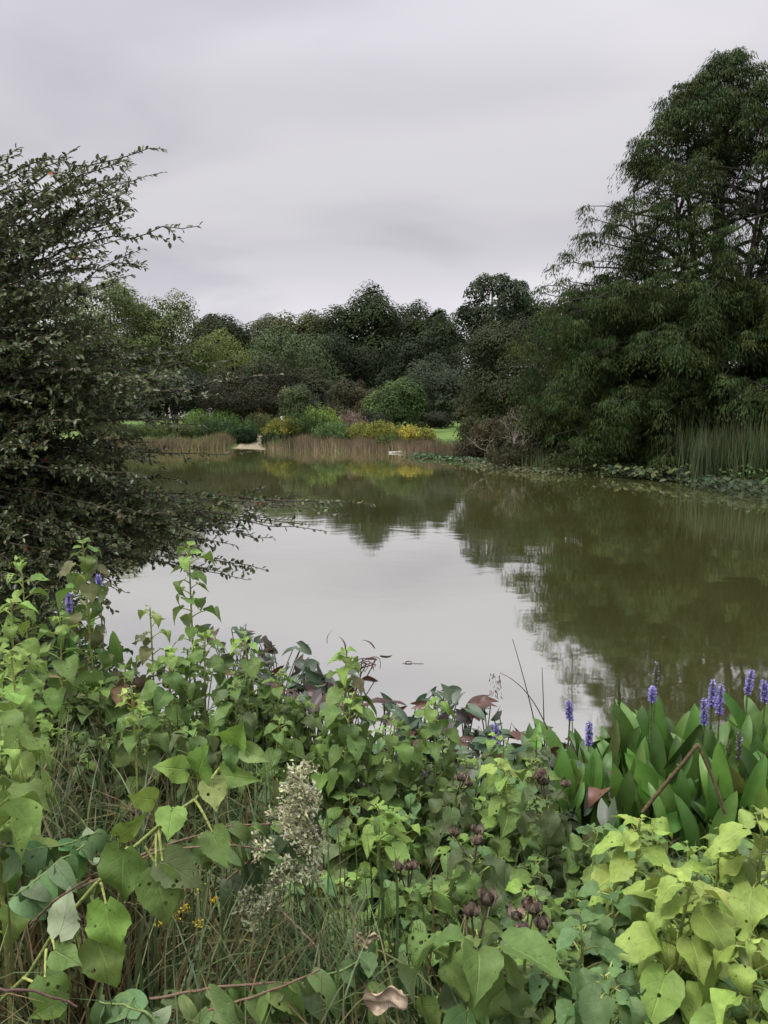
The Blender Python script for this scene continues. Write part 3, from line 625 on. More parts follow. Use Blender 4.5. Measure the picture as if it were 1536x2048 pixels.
# ------------------------------------------------------------------ glossy shrub on the left
def glossy_shrub():
    bx, by = -4.35, 6.9; gz = g1(bx, by); B = np.array([bx, by, gz-.1])
    root = thing('glossy_shrub', 'tall spreading shrub with small dark glossy leaves reaching over the water from the left', 'shrub', (bx, by, gz))
    wood = MB(); lf = MB(); WC = (.085, .07, .055)
    tips = [(328, 298), (325, 345), (255, 335), (398, 452), (285, 498), (288, 528), (265, 550), (150, 300), (210, 312), (40, 300), (235, 410), (100, 345), (180, 380),
        (560, 748), (475, 718), (440, 790), (405, 850), (492, 905), (405, 960), (380, 700), (345, 760), (745, 1008), (690, 1030), (650, 1062), (600, 1022), (560, 1050), (530, 1140), (495, 1160), (470, 1090), (420, 1120), (400, 1035), (330, 1010), (640, 1010),
        (585, 1040), (525, 1015), (620, 1050), (500, 1060), (450, 1025), (545, 1075), (395, 1080), (455, 1145), (350, 1130)]
    bound = [(300, 300), (350, 305), (450, 280), (540, 240), (570, 215), (620, 215), (680, 300), (720, 400), (800, 410), (850, 385), (900, 360), (950, 350), (1000, 380), (1030, 560), (1075, 480), (1120, 420), (1160, 290), (1230, 240)]
    by_ = [a for a, b in bound]; bx_ = [b for a, b in bound]
    for i in range(300):
        py = rng.uniform(300, 1235) if i % 5 else rng.uniform(650, 1150); xr = np.interp(py, by_, bx_)
        tips.append((xr*rng.random()**.75*1.0-40+rng.uniform(0, 40), py))
    LP, LD, LN = [], [], []
    for (px, py) in tips:
        if py < 570 and px < 240 and rng.random() < .5: continue
        i = len(LP)
        Yt = rng.uniform(4.9, 6.6) if px < 420 else rng.uniform(5.3, 5.9)
        tip = at(px, py, Yt)
        ln = rng.uniform(.9, 1.5) if px < 420 else rng.uniform(1.3, 2.0)
        # branch comes from the left, lower for high tips and higher for low tips
        zo = gz+.4+(tip[2]-gz)*rng.uniform(.55, .8)
        org = np.array([bx+rng.normal()*.2, by+rng.normal()*.3, zo])
        d = org-tip; st = tip+norm(d)*min(ln*1.6, np.linalg.norm(d))
        mid = (st+tip)/2+np.array([0, 0, rng.uniform(.02, .16)])
        pts = bez(st, mid, tip, 14); pts[1:-1] += rng.normal(size=(12, 3))*.012
        tube(wood, bez(org, (org+st)/2+np.array([0, 0, .1]), st, 6), np.linspace(.022, .011, 6), 5, WC)
        tube(wood, pts, np.linspace(.011, .0025, 14), 5, WC)
        tg = norm(np.gradient(pts, axis=0))
        sparse = (py < 580 and px > 180) or px > 600
        nt_ = int(15 if not sparse else 8)
        for k in range(nt_):
            t = rng.uniform(.15, .97); j = int(t*13); p0 = pts[j]
            side = norm(np.cross(tg[j], rdir(1)[0])); side[2] *= .6
            L = rng.uniform(.12, .40)*(1.15-t*.8)
            q = p0+norm(tg[j]*.9+side*.8)*L; q[2] -= .15*L
            tp = bez(p0, (p0+q)/2+np.array([0, 0, .02]), q, 5)
            tube(wood, tp, np.linspace(.004, .0015, 5), 3, WC)
            nl = max(4, int(L/.0125)); s = np.linspace(.1, 1, nl)
            P = np.stack([np.interp(s, np.linspace(0, 1, 5), tp[:, a_]) for a_ in range(3)], 1)
            dd = norm(q-p0); LP.append(P); LD.append(np.tile(dd, (nl, 1))); LN.append(rdir(nl))
        nl = 46; s = np.linspace(.3, 1, nl)
        P = np.stack([np.interp(s, np.linspace(0, 1, 14), pts[:, a_]) for a_ in range(3)], 1)
        LP.append(P); LD.append(np.tile(tg[-3], (nl, 1))); LN.append(rdir(nl))
    LP = np.concatenate(LP); LD = np.concatenate(LD); LN = np.concatenate(LN); n = len(LP)
    print('shrub leaves', n)
    side = norm(np.cross(LD, LN)); d = norm(LD*.75+side*.85+rdir(n)*.3+np.array([0, 0, .02]))
    nr = norm(np.array([0, -.25, 1.])+rdir(n)*.75)
    c = jit((.07, .092, .034), n, .34, .08); k = rng.random(n); c[k < .05] = jit((.12, .12, .035), int((k < .05).sum())); c[k > .9985] = (.42, .12, .03)
    cards(lf, LP, d, nr, rng.uniform(.032, .054, n), rng.uniform(.021, .034, n), FOLD, c)
    # main stems
    for k in range(7):
        tt = np.array([bx+rng.uniform(-.5, .9), by+rng.uniform(-.8, .6), gz+rng.uniform(2.2, 3.9)])
        tube(wood, bez(B+rng.normal(size=3)*.08, (B+tt)/2+rng.normal(size=3)*.15, tt, 9), np.linspace(.05, .015, 9), 7, WC)
    wood.build('branches', M_BARK, root); lf.build('foliage', M_SHR, root)
glossy_shrub()
rng = np.random.default_rng(21)

# ------------------------------------------------------------------ mallow plants of the near bank
def leaf_template(bend, fold, wave, twist, rows=14, seed=0):
    r = np.random.default_rng(seed); us = np.array([-1, -.55, 0, .55, 1.]); V = []; UV = []
    ph = r.uniform(0, 6)
    for i in range(rows+1):
        t = i/rows
        wv = .395*math.sin(math.pi*min(1, t+.02)**.56)**.85*(1-.22*t)*(1 if t < .6 else 1-(t-.6)*1.05) if 0 < t < 1 else (.10 if t == 0 else 0.0)
        yy = math.sin(bend*t)/bend; zz = -(1-math.cos(bend*t))/bend
        for u in us:
            ser = 1+((.065 if i % 2 else -.02) if rows > 10 else 0)+r.normal()*.02 if abs(u) == 1 else 1+r.normal()*.03
            x = u*wv*ser
            y = yy-(.13*abs(u)*max(0, 1-t/.25))
            z = zz+fold*abs(x)+wave*abs(u)*math.sin(t*9+ph+(1.3 if u > 0 else 0))*wv*2.2+r.normal()*.008
            tw = twist*t; V.append((x*math.cos(tw)-z*math.sin(tw)*.3, y, z+x*math.sin(tw))); UV.append((u, t, 0))
    q = []
    for i in range(rows):
        for j in range(4):
            a_ = i*5+j; q.append((a_, a_+1, a_+6, a_+5))
    return (np.array(V), np.array(q), np.array(UV, float))
LT = [leaf_template(b, f, w_, tw, seed=i) for i, (b, f, w_, tw) in enumerate([(2.2, .35, .16, .3), (1.0, .7, .2, -.2), (1.5, -.15, .16, .4), (.5, .25, .05, .1), (.9, .12, .09, -.2), (1.3, .3, .07, .15), (.3, .45, .06, -.1), (1.7, .05, .12, .25), (.7, .2, .14, -.35), (1.1, .55, .08, .1), (.35, .05, .10, .3)])]
LTS = [leaf_template(b, f, w_, tw, rows=7, seed=20+i) for i, (b, f, w_, tw) in enumerate([(.6, .25, .08, .1), (1.1, .2, .1, -.2), (1.5, .3, .1, .2)])]
STEMC = (.28, .33, .10)
TINT = {'yg': ((.245, .335, .075), .0), 'mid': ((.12, .20, .050), .08), 'fresh': ((.18, .285, .064), .03), 'dusty': ((.10, .152, .055), .24), 'blue': ((.105, .19, .066), .08), 'old': ((.13, .15, .05), .5), 'brown': ((.15, .085, .04), .8)}
def add_leaf(mb, p, az, droop, size, tint, hero=True, pet=None, roll=0., wide=1.):
    """petiole from p, blade beyond its end; droop = angle of the blade below the horizontal"""
    o = np.array([math.cos(az), math.sin(az), 0]); pl = pet if pet is not None else size*rng.uniform(.35, .75)
    e = p+o*pl*.85+np.array([0, 0, pl*rng.uniform(.15, .65)])
    mid = (p+e)/2+np.array([0, 0, .12*pl])
    c, al = TINT[tint]; c = jit(c, 1, .15, .04)[0]
    tube(mb, bez(p, mid, e, 5), np.linspace(.0032, .0022, 5)*(size/.12)**.5, 5 if hero else 3, tuple(np.array(STEMC)*rng.uniform(.8, 1.2)), m=1)
    d = o*math.cos(droop)+np.array([0, 0, -math.sin(droop)]); nz = o*math.sin(droop)+np.array([0, 0, math.cos(droop)])
    sd_ = np.cross(d, nz); nz = nz*math.cos(roll)+sd_*math.sin(roll)
    al = min(1, max(0, al*rng.uniform(.2, 1.6)))
    T = LT[rng.integers(0, len(LT))] if hero else LTS[rng.integers(0, len(LTS))]
    cards(mb, e[None], d[None], nz[None], size, size*wide*rng.uniform(.88, 1.12), T, np.array([[*c, al]]), m=0)
def pod(root, p, s, open_=False):
    """dried seed head: swollen capsule in five pointed brown bracts on a stalk"""
    mb = MB(); n = 10; th = np.arange(n)/n*2*math.pi; prof = [(0, .12), (.06, .3), (.3, .52), (.55, .5), (.8, .3), (1., .06)]
    ti = rng.normal(size=2)*.25
    V = []
    for z, r in prof:
        for k, t in enumerate(th):
            rr = r*(1+.10*math.cos(5*t)); V.append((rr*math.cos(t)*s+ti[0]*z*s, rr*math.sin(t)*s+ti[1]*z*s, z*s*1.15))
    V = np.array(V)+p; i = np.arange(len(prof)*n).reshape(-1, n); nx_ = np.roll(i, -1, 1)
    c0 = jit((.10, .075, .055), 1, .2, .05)[0]
    mb.add(V, q=np.stack([i[:-1], nx_[:-1], nx_[1:], i[1:]], -1).reshape(-1, 4), col=tuple(c0*.6))
    k = 5; a_ = np.arange(k)/k*2*math.pi+rng.random(); o = np.stack([np.cos(a_), np.sin(a_), np.zeros(k)], 1)
    fl = .65 if open_ else .28
    T = strip_t(4, 1., .0); tv = T[0].copy(); tv[:, 0] *= 1.0; tv[:, 2] = -.32*np.sin(tv[:, 1]*math.pi)*.9; TT = (tv, T[1], T[2])
    base = p+np.array([0, 0, .06*s])+o*s*.22
    cards(mb, base, o*fl+np.array([0, 0, 1.]), -o, s*1.25, s*.85, TT, jit((.17, .13, .095), k, .25, .04))
    a2 = a_+.63; o2 = np.stack([np.cos(a2), np.sin(a2), np.zeros(k)], 1)
    cards(mb, p+o2*s*.2, o2*.9+np.array([0, 0, .55]), -o2+np.array([0, 0, 1.]), s*.65, s*.16, STRIP, jit((.12, .10, .06), k))
    return mb.build('seed_pod', M_STEM, root)
def mallow(px, py, Y, tint, label, nl=14, ls=.12, lean=(0, 0), group=None, hero=True, base=None, top='fresh', pods=0, tint2=None, span=.55, flower=None, name='mallow_plant', topk=.5, dr=(-.18, .62), path=None):
    T = at(px, py, Y)
    bx, by = (T[0]+lean[0], Y+lean[1]) if base is None else base
    gz = g1(bx, by); gz = max(gz, -.12)
    root = thing(name, label, 'plant', (bx, by, gz), group)
    B = np.array([bx, by, gz-.03])
    if path is None: pts = bez(B, np.array([bx+(T[0]-bx)*.3, by+(Y-by)*.3, gz+(T[2]-gz)*.6])+rng.normal(size=3)*.02, T, 12)
    else: pts = np.array([B]+[at(*q) for q in path])
    sc = np.array(STEMC)*(1 if tint in ('yg', 'fresh', 'mid') else .75)
    mb = MB(); tube(mb, pts, np.linspace(.0065, .003, len(pts)), 7 if hero else 4, tuple(sc)); mb.build('stem', M_STEM, root)
    seg = np.linalg.norm(np.diff(pts, axis=0), axis=1); cs = np.r_[0, np.cumsum(seg)]; L = cs[-1]; nl = int(nl*1.75) if path is None else nl; ls *= .82
    mball = MB(); az0 = rng.uniform(0, 6.28)
    for i in range(nl):
        f = i/max(1, nl-1)              # 0 top, 1 lowest
        s = L*(1-f**1.3*span)-.004; p = np.array([np.interp(s, cs, pts[:, k]) for k in range(3)])
        if i < 5: s = L*(1-.012*i)-.002; p = np.array([np.interp(s, cs, pts[:, k]) for k in range(3)])
        size = ls*(topk+(1-topk)*min(1, f*2.6))*rng.uniform(.75, 1.15)
        if i < 3: size *= .72
        droop = dr[0]+(dr[1]-dr[0])*f**.6+rng.normal()*.22 if i > 4 else (rng.uniform(-.6, 0) if i < 3 else rng.uniform(-.1, .4))
        tn = top if f < .22 else (tint2 if (tint2 and rng.random() < .45) else tint)
        tgt = mball
        if hero: tgt = MB()
        add_leaf(tgt, p, az0+i*2.4+rng.normal()*.25, droop, size, tn, hero, pet=None if i > 2 else .012, roll=rng.normal()*.25)
        if hero: tgt.build('leaf', [M_MAL, M_STEM], root)
    if not hero: mball.build('foliage', [M_MAL, M_STEM], root)
    for k in range(pods):
        s = L*(1-.02*k); p = pts[-1]+np.array([rng.normal()*.028, rng.normal()*.02, rng.uniform(.02, .06)])
        mb = MB(); a0 = np.array([np.interp(L*.94, cs, pts[:, j]) for j in range(3)]); tube(mb, bez(a0, (a0+p)/2+np.array([0, 0, -.005]), p, 4), .0022, 4, (.1, .07, .05)); ps_ = mb.build('pod_stalk', M_STEM, root)
        pod(ps_, p, rng.uniform(.020, .026), rng.random() < .4)
    return root
G = 'mallow plants crowding the near bank'
# bright yellow-green plants at lower right
mallow(1280, 1640, 1.95, 'yg', 'yellow-green mallow standing just left of the two tallest bright ones at lower right', 16, .125, (.0, .05), top='yg')
mallow(1385, 1765, 1.6, 'yg', 'yellow-green mallow with big holed leaves in front of the lower right corner', 16, .14, (-.02, .03), top='yg')
mallow(1525, 1625, 1.85, 'yg', 'yellow-green mallow cut by the right edge, tops against the pickerelweed', 16, .14, (-.01, .05), top='yg')
mallow(1440, 1700, 1.9, 'yg', 'yellow-green mallow between the two others, partly hidden behind them', 13, .125, (.0, .05), top='yg')
mallow(1330, 1850, 1.75, 'yg', 'low yellow-green mallow behind the holed blue-green rosette', 12, .12, top='yg', tint2='fresh')
mallow(1500, 1880, 1.5, 'yg', 'yellow-green mallow in the lower right corner beside the right edge', 13, .12, top='yg', tint2='fresh')
# blue-green rosettes
mallow(1210, 1950, 1.35, 'blue', 'blue-green mallow rosette with holed leaves and yellow petioles', 11, .095, (.03, .05), top='blue', span=.25)
mallow(1165, 1850, 1.6, 'blue', 'blue-green mallow with a long holed leaf left of the yellow-green plants', 10, .10, top='blue')
mallow(1225, 1780, 1.85, 'blue', 'grey-green mallow behind the yellow-green leaves', 11, .10, top='blue')
# centre
mallow(955, 1868, 1.32, 'mid', 'mallow with broad smooth leaves and two round seed pods at the bottom centre', 12, .15, (-.02, .0), top='mid', tint2='blue', pods=2, span=.3, dr=(.2, 1.2))
mallow(1055, 1870, 1.65, 'dusty', 'stem with a tight bunch of split brown seed pods right of the broad-leaved mallow', 5, .09, top='dusty', pods=5)
mallow(1095, 1590, 2.3, 'dusty', 'tall dusty dark mallow with hanging grey leaves below the flower spikes', 15, .13, (.02, .0), top='dusty', pods=4, dr=(.5, 1.4), span=.7)
mallow(1005, 1528, 2.45, 'fresh', 'mallow with a bright star of fresh leaves in front of the leftmost flower spike', 14, .12, top='yg', tint2='mid')
mallow(945, 1715, 2.0, 'dusty', 'mallow with twin brown seed pods in the middle of the foreground', 13, .13, top='dusty', pods=3, tint2='mid', dr=(.4, 1.3))
mallow(815, 1775, 1.95, 'mid', 'mallow with dark pods between the white plume and the twin-pod mallow', 14, .115, top='mid', pods=3)
mallow(915, 1575, 2.5, 'dusty', 'dusty mallow with dark pods right of the tall pale-stemmed one', 13, .12, top='dusty', pods=3, dr=(.4, 1.2))
mallow(693, 1300, 2.75, 'mid', 'tall mallow with a pale straight stem rising highest in the centre', 26, .13, (.0, .05), top='fresh', span=.78, tint2='old', dr=(-.1, .8))
mallow(705, 1392, 2.65, 'mid', 'shorter fresh mallow just in front of the tall pale-stemmed one', 13, .11, (-.03, .05), top='fresh', span=.45)
mallow(868, 1400, 2.75, 'mid', 'mallow with a star of leaves against the water right of the tallest', 17, .12, (.0, .02), top='fresh', span=.6, dr=(.0, .8))
mallow(790, 1440, 2.7, 'mid', 'mallow filling between the two tallest centre stems', 15, .115, top='mid')
mallow(760, 1610, 2.3, 'fresh', 'fresh green mallow right of the white plume', 13, .11, top='fresh')
mallow(650, 1480, 2.75, 'mid', 'small-leaved mallow left of the tall pale stem', 14, .10, top='fresh')
mallow(1190, 1655, 2.2, 'mid', 'grey-green mallow under the pickerelweed leaves', 12, .11, top='blue')
# left group
mallow(165, 1080, 3.3, 'mid', 'tallest mallow at left with brown-tinged drooping leaves against the glossy shrub', 15, .15, (.05, .0), top='mid', tint2='old', span=.5, dr=(.2, 1.2))
mallow(378, 1092, 3.25, 'mid', 'slender mallow with round green buds against the bright water', 14, .11, (.0, .1), top='fresh', span=.42, topk=.7)
mallow(40, 1115, 3.8, 'fresh', 'fresh mallow top at the left edge in front of the glossy shrub', 13, .12, top='fresh')
mallow(22, 1200, 2.7, 'fresh', 'big-leaved mallow with a thick pale stem at the left edge', 15, .14, (-.03, 0), top='fresh', span=.7)
mallow(250, 1330, 3.2, 'mid', 'mallow with shrivelled brown leaves under the tallest left one', 14, .13, top='mid', tint2='brown')
mallow(300, 1215, 3.3, 'yg', 'mallow with small yellow leaves left of the slender budded one', 13, .11, top='yg', tint2='old')
mallow(410, 1265, 3.0, 'mid', 'dense mallow under the slender budded one', 18, .12, top='fresh')
mallow(340, 1300, 2.9, 'mid', 'dense mallow with light whorled top in the left thicket', 18, .12, top='fresh')
mallow(490, 1270, 3.0, 'mid', 'mallow leaning toward the purple water leaves', 18, .12, top='fresh', tint2='dusty')
mallow(555, 1345, 2.95, 'mid', 'small-leaved mallow with round buds at the water edge', 18, .095, top='fresh')
mallow(-10, 1370, 1.9, 'fresh', 'large pale leaves of a mallow cut by the left edge', 12, .15, top='fresh')
mallow(-20, 1480, 1.7, 'fresh', 'low large-leaved mallow cut by the left edge above the sedge', 10, .13, top='yg')
mallow(120, 1230, 3.1, 'mid', 'mallow with hanging leaves between the left edge stem and the brown-leaved one', 15, .13, top='fresh', tint2='mid')
mallow(20, 1300, 2.4, 'fresh', 'mallow of broad light leaves crowding the left edge', 13, .13, top='fresh')
mallow(470, 1360, 2.8, 'mid', 'dark-leaved mallow in the heart of the left thicket', 18, .12, top='mid', tint2='dusty')
mallow(280, 1420, 2.7, 'mid', 'shaded mallow behind the yellow leaf sprig', 17, .13, top='mid', tint2='dusty')
mallow(560, 1440, 2.7, 'mid', 'mallow at the right end of the left thicket', 16, .11, top='mid')
mallow(385, 1450, 2.5, 'dusty', 'dark drooping mallow above the arching pale-stemmed branch', 16, .13, top='mid', dr=(.5, 1.4))
# yellow sprig
mallow(262, 1375, 2.6, 'yg', 'sprig of small yellow leaves in the left thicket', 9, .05, top='yg', span=.15, name='yellow_sprig')
# fillers (one look, one label)
fill = []
def Yof(py): return np.interp(py, [1200, 1330, 1450, 1550, 1650, 1750, 1850, 1950, 2048], [3.4, 3.0, 2.8, 2.5, 2.15, 1.9, 1.62, 1.42, 1.27])
k = 0
for y0 in np.arange(1470, 2075, 44):
    for x0 in np.arange(590, 1570, 62):
        x = x0+rng.uniform(-34, 34); y = y0+rng.uniform(-26, 26)
        if x > 1120 and y < 1655: continue
        if x < 655 and 1800 < y: continue
        k += 1
        mallow(x, y, Yof(y)+.22+rng.uniform(0, .14), ['mid', 'mid', 'blue', 'dusty', 'mid', 'fresh'][k % 6], 'plain green mallow filling the thicket between the taller near plants', 13, rng.uniform(.08, .11), hero=False, group=G, top=['mid', 'fresh', 'blue'][k % 3], tint2=['dusty', 'blue', 'mid'][k % 3])
for k in range(46):
    x = rng.uniform(-60, 610); y = np.interp(x, [0, 200, 400, 600], [1290, 1310, 1290, 1400])+rng.uniform(0, 210)
    mallow(x, y, Yof(y)+.2, ['mid', 'mid', 'dusty'][k % 3], 'dark green mallow deep in the left thicket', 16, .11, hero=False, group='mallow plants deep in the left thicket', top=['mid', 'fresh'][k % 2], tint2='dusty')

for k in range(34):
    x = rng.uniform(-30, 640); y = rng.uniform(1620, 2030)
    mallow(x, y, Yof(y)+rng.uniform(.42, .62), ['mid', 'dusty', 'fresh'][k % 3], 'small leafy plant half sunk in the sedge behind the arching branch', 12, rng.uniform(.075, .10), hero=False, group='small leafy plants sunk in the lower left sedge', top='mid', tint2='mid')
# the arching pale branch of the lower left, each leaf placed
def arching():
    path = [(60, 1945, 1.45), (110, 1862, 1.42), (190, 1770, 1.4), (262, 1700, 1.4), (330, 1640, 1.42), (392, 1597, 1.45), (440, 1535, 1.5), (478, 1492, 1.55)]
    B = at(-40, 2040, 1.5); root = thing('arching_mallow', 'arching pale-stemmed mallow branch with large hanging leaves across the lower left', 'plant', (B[0], B[1], g1(B[0], B[1])))
    pts = np.array([[B[0], B[1], g1(B[0], B[1])-.02], B]+[at(*q) for q in path]); 
    mb = MB(); tube(mb, pts, np.linspace(.0048, .0024, len(pts)), 8, (.22, .27, .08)); mb.build('stem', M_STEM, root)
    # blade base px,py -> tip px,py, width factor, tint
    L = [((250, 1700), (225, 1830), 1.35, 'mid', (262, 1700)), ((312, 1745), (335, 1865), 1.2, 'mid', (305, 1665)), ((212, 1808), (222, 1938), 1.3, 'fresh', (205, 1760)), ((325, 1722), (410, 1775), 1.15, 'dusty', (310, 1660)),
         ((425, 1665), (452, 1738), 1.15, 'mid', (388, 1600)), ((345, 1618), (335, 1678), 1.5, 'fresh', (360, 1620)), ((238, 1672), (285, 1640), .9, 'fresh', (232, 1720)), ((308, 1600), (262, 1594), 1.1, 'fresh', (320, 1640)),
         ((372, 1540), (312, 1532), 1.25, 'yg', (386, 1590)), ((398, 1545), (405, 1495), 1.2, 'fresh', (400, 1585)), ((425, 1560), (430, 1620), 1.3, 'fresh', (440, 1540)), ((462, 1495), (462, 1552), 1., 'mid', (470, 1505)),
         ((470, 1490), (480, 1450), 1.3, 'fresh', (476, 1494)), ((488, 1500), (540, 1522), .9, 'mid', (478, 1500)), ((445, 1550), (515, 1560), .8, 'fresh', (440, 1540)), ((90, 1955), (130, 2050), 1.2, 'mid', (85, 1915)), ((110, 1900), (155, 1930), 1.1, 'mid', (100, 1880)),
         ((195, 1880), (235, 1990), 1.3, 'mid', (180, 1800)), ((120, 2000), (60, 2040), 1.2, 'fresh', (40, 1960)), ((350, 1800), (250, 1760), .9, 'mid', (300, 1690))]
    for (b_, t_, wf, tn, s_) in L:
        Yb = 1.38+rng.uniform(-.03, .04); p0 = at(b_[0], b_[1], Yb); p1 = at(t_[0], t_[1], Yb-.04+rng.uniform(-.02, .02)); st = at(s_[0], s_[1], 1.42)
        st = pts[int(np.argmin(np.linalg.norm(pts-st, axis=1)))]*.3+st*.7
        mb = MB(); tube(mb, bez(st, (st+p0)/2+np.array([0, 0, .01]), p0, 5), np.linspace(.003, .0022, 5), 6, (.3, .34, .1), m=1)
        c, al = TINT[tn]; d = p1-p0; ln = np.linalg.norm(d)
        nz = np.array([rng.normal()*.25, -1, .55]); cards(mb, p0[None], d[None], nz[None], ln, ln*wf*.85, LT[[3, 6, 10, 8][rng.integers(0, 4)]], np.array([[*jit(c, 1, .1)[0], al*.5]]), m=0)
        mb.build('leaf', [M_MAL, M_STEM], root)
    # pale underside leaf
    p0 = at(118, 1868, 1.36); p1 = at(150, 1762, 1.4); mb = MB(); d = p1-p0
    cards(mb, p0[None], d[None], np.array([[.1, 1, -.5]]), np.linalg.norm(d), np.linalg.norm(d)*.95, LT[10], np.array([[.33, .40, .24, 0]])); o = mb.build('leaf', [M_MAL, M_STEM], root); o['label'] = 'whitish leaf turned to show its pale underside'
arching()

# ------------------------------------------------------------------ pickerelweed and arrow-leaf plants at the water's edge
def plant_leaf_T(bend, cord=.16, wd=.36, rows=8):
    us = (-1, -.5, 0, .5, 1); V = []; UV = []
    for i in range(rows+1):
        t = i/rows; w_ = wd*(max(0, math.sin(math.pi*min(1, (t*.93+.07))**.66)))**.62 if t < 1 else 0
        yy = math.sin(bend*t)/bend; zz = -(1-math.cos(bend*t))/bend
        for u in us: V.append((u*w_, yy-cord*abs(u)*max(0, 1-t/.3), zz+.30*abs(u)*w_)); UV.append((u, t, 0))
    q = [(i*5+j, i*5+j+1, i*5+j+6, i*5+j+5) for i in range(rows) for j in range(4)]
    return (np.array(V), np.array(q), np.array(UV, float))
PT = [plant_leaf_T(.3, .12, .19), plant_leaf_T(.8, .12, .17), plant_leaf_T(1.4, .1, .15), plant_leaf_T(.5, .18, .23)]
AT = [plant_leaf_T(.6, .45, .46), plant_leaf_T(1.2, .5, .42), plant_leaf_T(.3, .4, .5)]
def big_leaf(root, base, px, py, Y, up, size, wid, col, T, m=M_ARR, nrm=None, sr=.005, name='leaf'):
    """one leaf: its stalk from base to the blade's foot at pixel px,py, blade along up"""
    e = at(px, py, Y); mb = MB(); tube(mb, bez(base, np.array([base[0]*.4+e[0]*.6, base[1], (base[2]+e[2])/2]), e, 6), np.linspace(sr, sr*.6, 6), 5, (.05, .075, .025))
    nr = np.array([rng.normal()*.5, -1, .25+rng.normal()*.2]) if nrm is None else nrm
    cards(mb, e[None], np.asarray(up, float)[None], np.asarray(nr, float)[None], size, wid, T, col); return mb.build(name, m, root)
def spike(root, px, py, Y, L, kind='bloom', base=None):
    """flower spike centred at px,py on its stalk"""
    c = at(px, py, Y); b = c-np.array([0, 0, L/2]); base = b-np.array([rng.normal()*.03, 0, .35]) if base is None else base
    mb = MB(); tube(mb, bez(base, (base+b)/2, b, 6), np.linspace(.005, .004, 6), 6, (.10, .15, .05)); so_ = mb.build('stalk', M_STEM, root)
    mb = MB(); r0 = .0075; lean = rng.normal()*.05
    ax = np.array([(b[0]+lean*t*L, b[1], b[2]+t*L) for t in np.linspace(0, 1, 6)])
    tube(mb, ax, r0*np.array([.8, 1, 1, .9, .7, .3]), 6, (.12, .12, .12) if kind == 'bloom' else (.10, .12, .05))
    n = 260 if kind == 'bloom' else 150; t = rng.random(n); a_ = rng.uniform(0, 6.28, n)
    o = np.stack([np.cos(a_), np.sin(a_), np.zeros(n)], 1); p = np.stack([np.interp(t, np.linspace(0, 1, 6), ax[:, k]) for k in range(3)], 1)+o*r0*.7
    if kind == 'bloom': col = jit((.31, .28, .60), n, .22, .08); col[rng.random(n) < .3] = (.52, .48, .78); ln = .0165*(1-.45*t**3)
    elif kind == 'seed': col = jit((.10, .12, .05), n, .2); ln = .008*(1-.3*t)
    else: col = jit((.12, .10, .08), n, .3); k = rng.random(n) < .25; col[k] = (.35, .3, .55); ln = np.full(n, .010)
    cards(mb, p, o+np.stack([0*t, 0*t, rng.uniform(-.2, .7, n)], 1), rdir(n), ln*rng.uniform(.7, 1.2, n), ln*.62, KITE, col)
    mb.build('flower_spike', M_PET, so_)
PG = (.048, .11, .018); PG2 = (.085, .175, .03)
def pickerel(px, py, Y, label, leaves, spk=None, group=None, hh=.27):
    """px,py: where the blades start; leaves: list of (dx px, dy px, lean, size)"""
    e = at(px, py, Y); b = np.array([e[0], Y+.06, -.12]); root = thing('pickerelweed', label, 'water plant', b, group)
    for (dx, dy, ln, sz) in leaves:
        u_ = rng.random(); c = jit(PG if u_ < .52 else PG2 if u_ < .95 else (.12, .15, .035), 1, .2, .06)
        big_leaf(root, b+np.array([rng.normal()*.03, 0, 0]), px+dx, py+dy, Y+rng.uniform(-.08, .08), (math.sin(ln), rng.uniform(-.25, .25), math.cos(ln)), sz, sz*rng.uniform(.65, 1.15), c, PT[rng.integers(0, 4)], nrm=np.array([rng.normal()*.45, -1, .2]))
    if spk: spike(root, spk[0], spk[1], Y-.02, spk[2], spk[3], base=b)
    return root
def lv(n, s=.25): return [(rng.uniform(-32, 32), rng.uniform(-30, 75), rng.normal()*.3 if rng.random() < .84 else rng.choice([-1, 1])*rng.uniform(.7, 1.7), s*rng.uniform(.6, 1.25)) for _ in range(n)]
pickerel(1005, 1560, 3.35, 'pickerelweed with the leftmost violet spike, beside the fresh star-topped mallow', [(-20, 30, -.1, .2), (45, 10, -.35, .24), (20, 40, .2, .2)], (994, 1475, .125, 'bloom'))
pickerel(1135, 1540, 3.5, 'pickerelweed with a short violet spike standing in front of the dark reflection, second from left', [(-15, -20, -.35, .24), (25, 20, .1, .25), (10, 60, .3, .25)], (1140, 1421, .10, 'bloom'))
pickerel(1180, 1570, 3.45, 'pickerelweed with a violet spike low among the leaves, third from left', [(0, 10, -.2, .26), (-35, 30, -.35, .28), (30, 30, .25, .25)], (1178, 1467, .115, 'bloom'))
pickerel(1262, 1520, 3.5, 'pickerelweed with a slender green seed spike and two broad upright leaves', [(10, -18, -.08, .30), (-12, 0, -.1, .26), (30, 0, -.2, .27), (-60, 20, -.8, .26)], (1240, 1378, .15, 'seed'))
pickerel(1312, 1500, 3.5, 'pickerelweed whose spike is violet only at the tip, behind the broad central leaf', [(0, -8, 0., .26), (-5, 40, .2, .26)], (1311, 1352, .13, 'fade'))
pickerel(1300, 1560, 3.4, 'pickerelweed with a half hidden violet spike behind a broad leaf', [(10, 0, .05, .27), (-25, 10, .1, .27), (-35, 40, 0, .26)], (1305, 1388, .07, 'bloom'))
pickerel(1402, 1540, 3.45, 'pickerelweed with the shortest spike of the tight violet trio', [(-30, -10, .35, .30), (0, 0, 0, .26), (-55, -10, .7, .24)], (1410, 1424, .125, 'bloom'))
pickerel(1428, 1530, 3.5, 'pickerelweed with the tallest spike of the tight violet trio', [(5, 0, .1, .26), (20, 30, .2, .26), (-10, 60, 0, .28)], (1424, 1388, .13, 'bloom'))
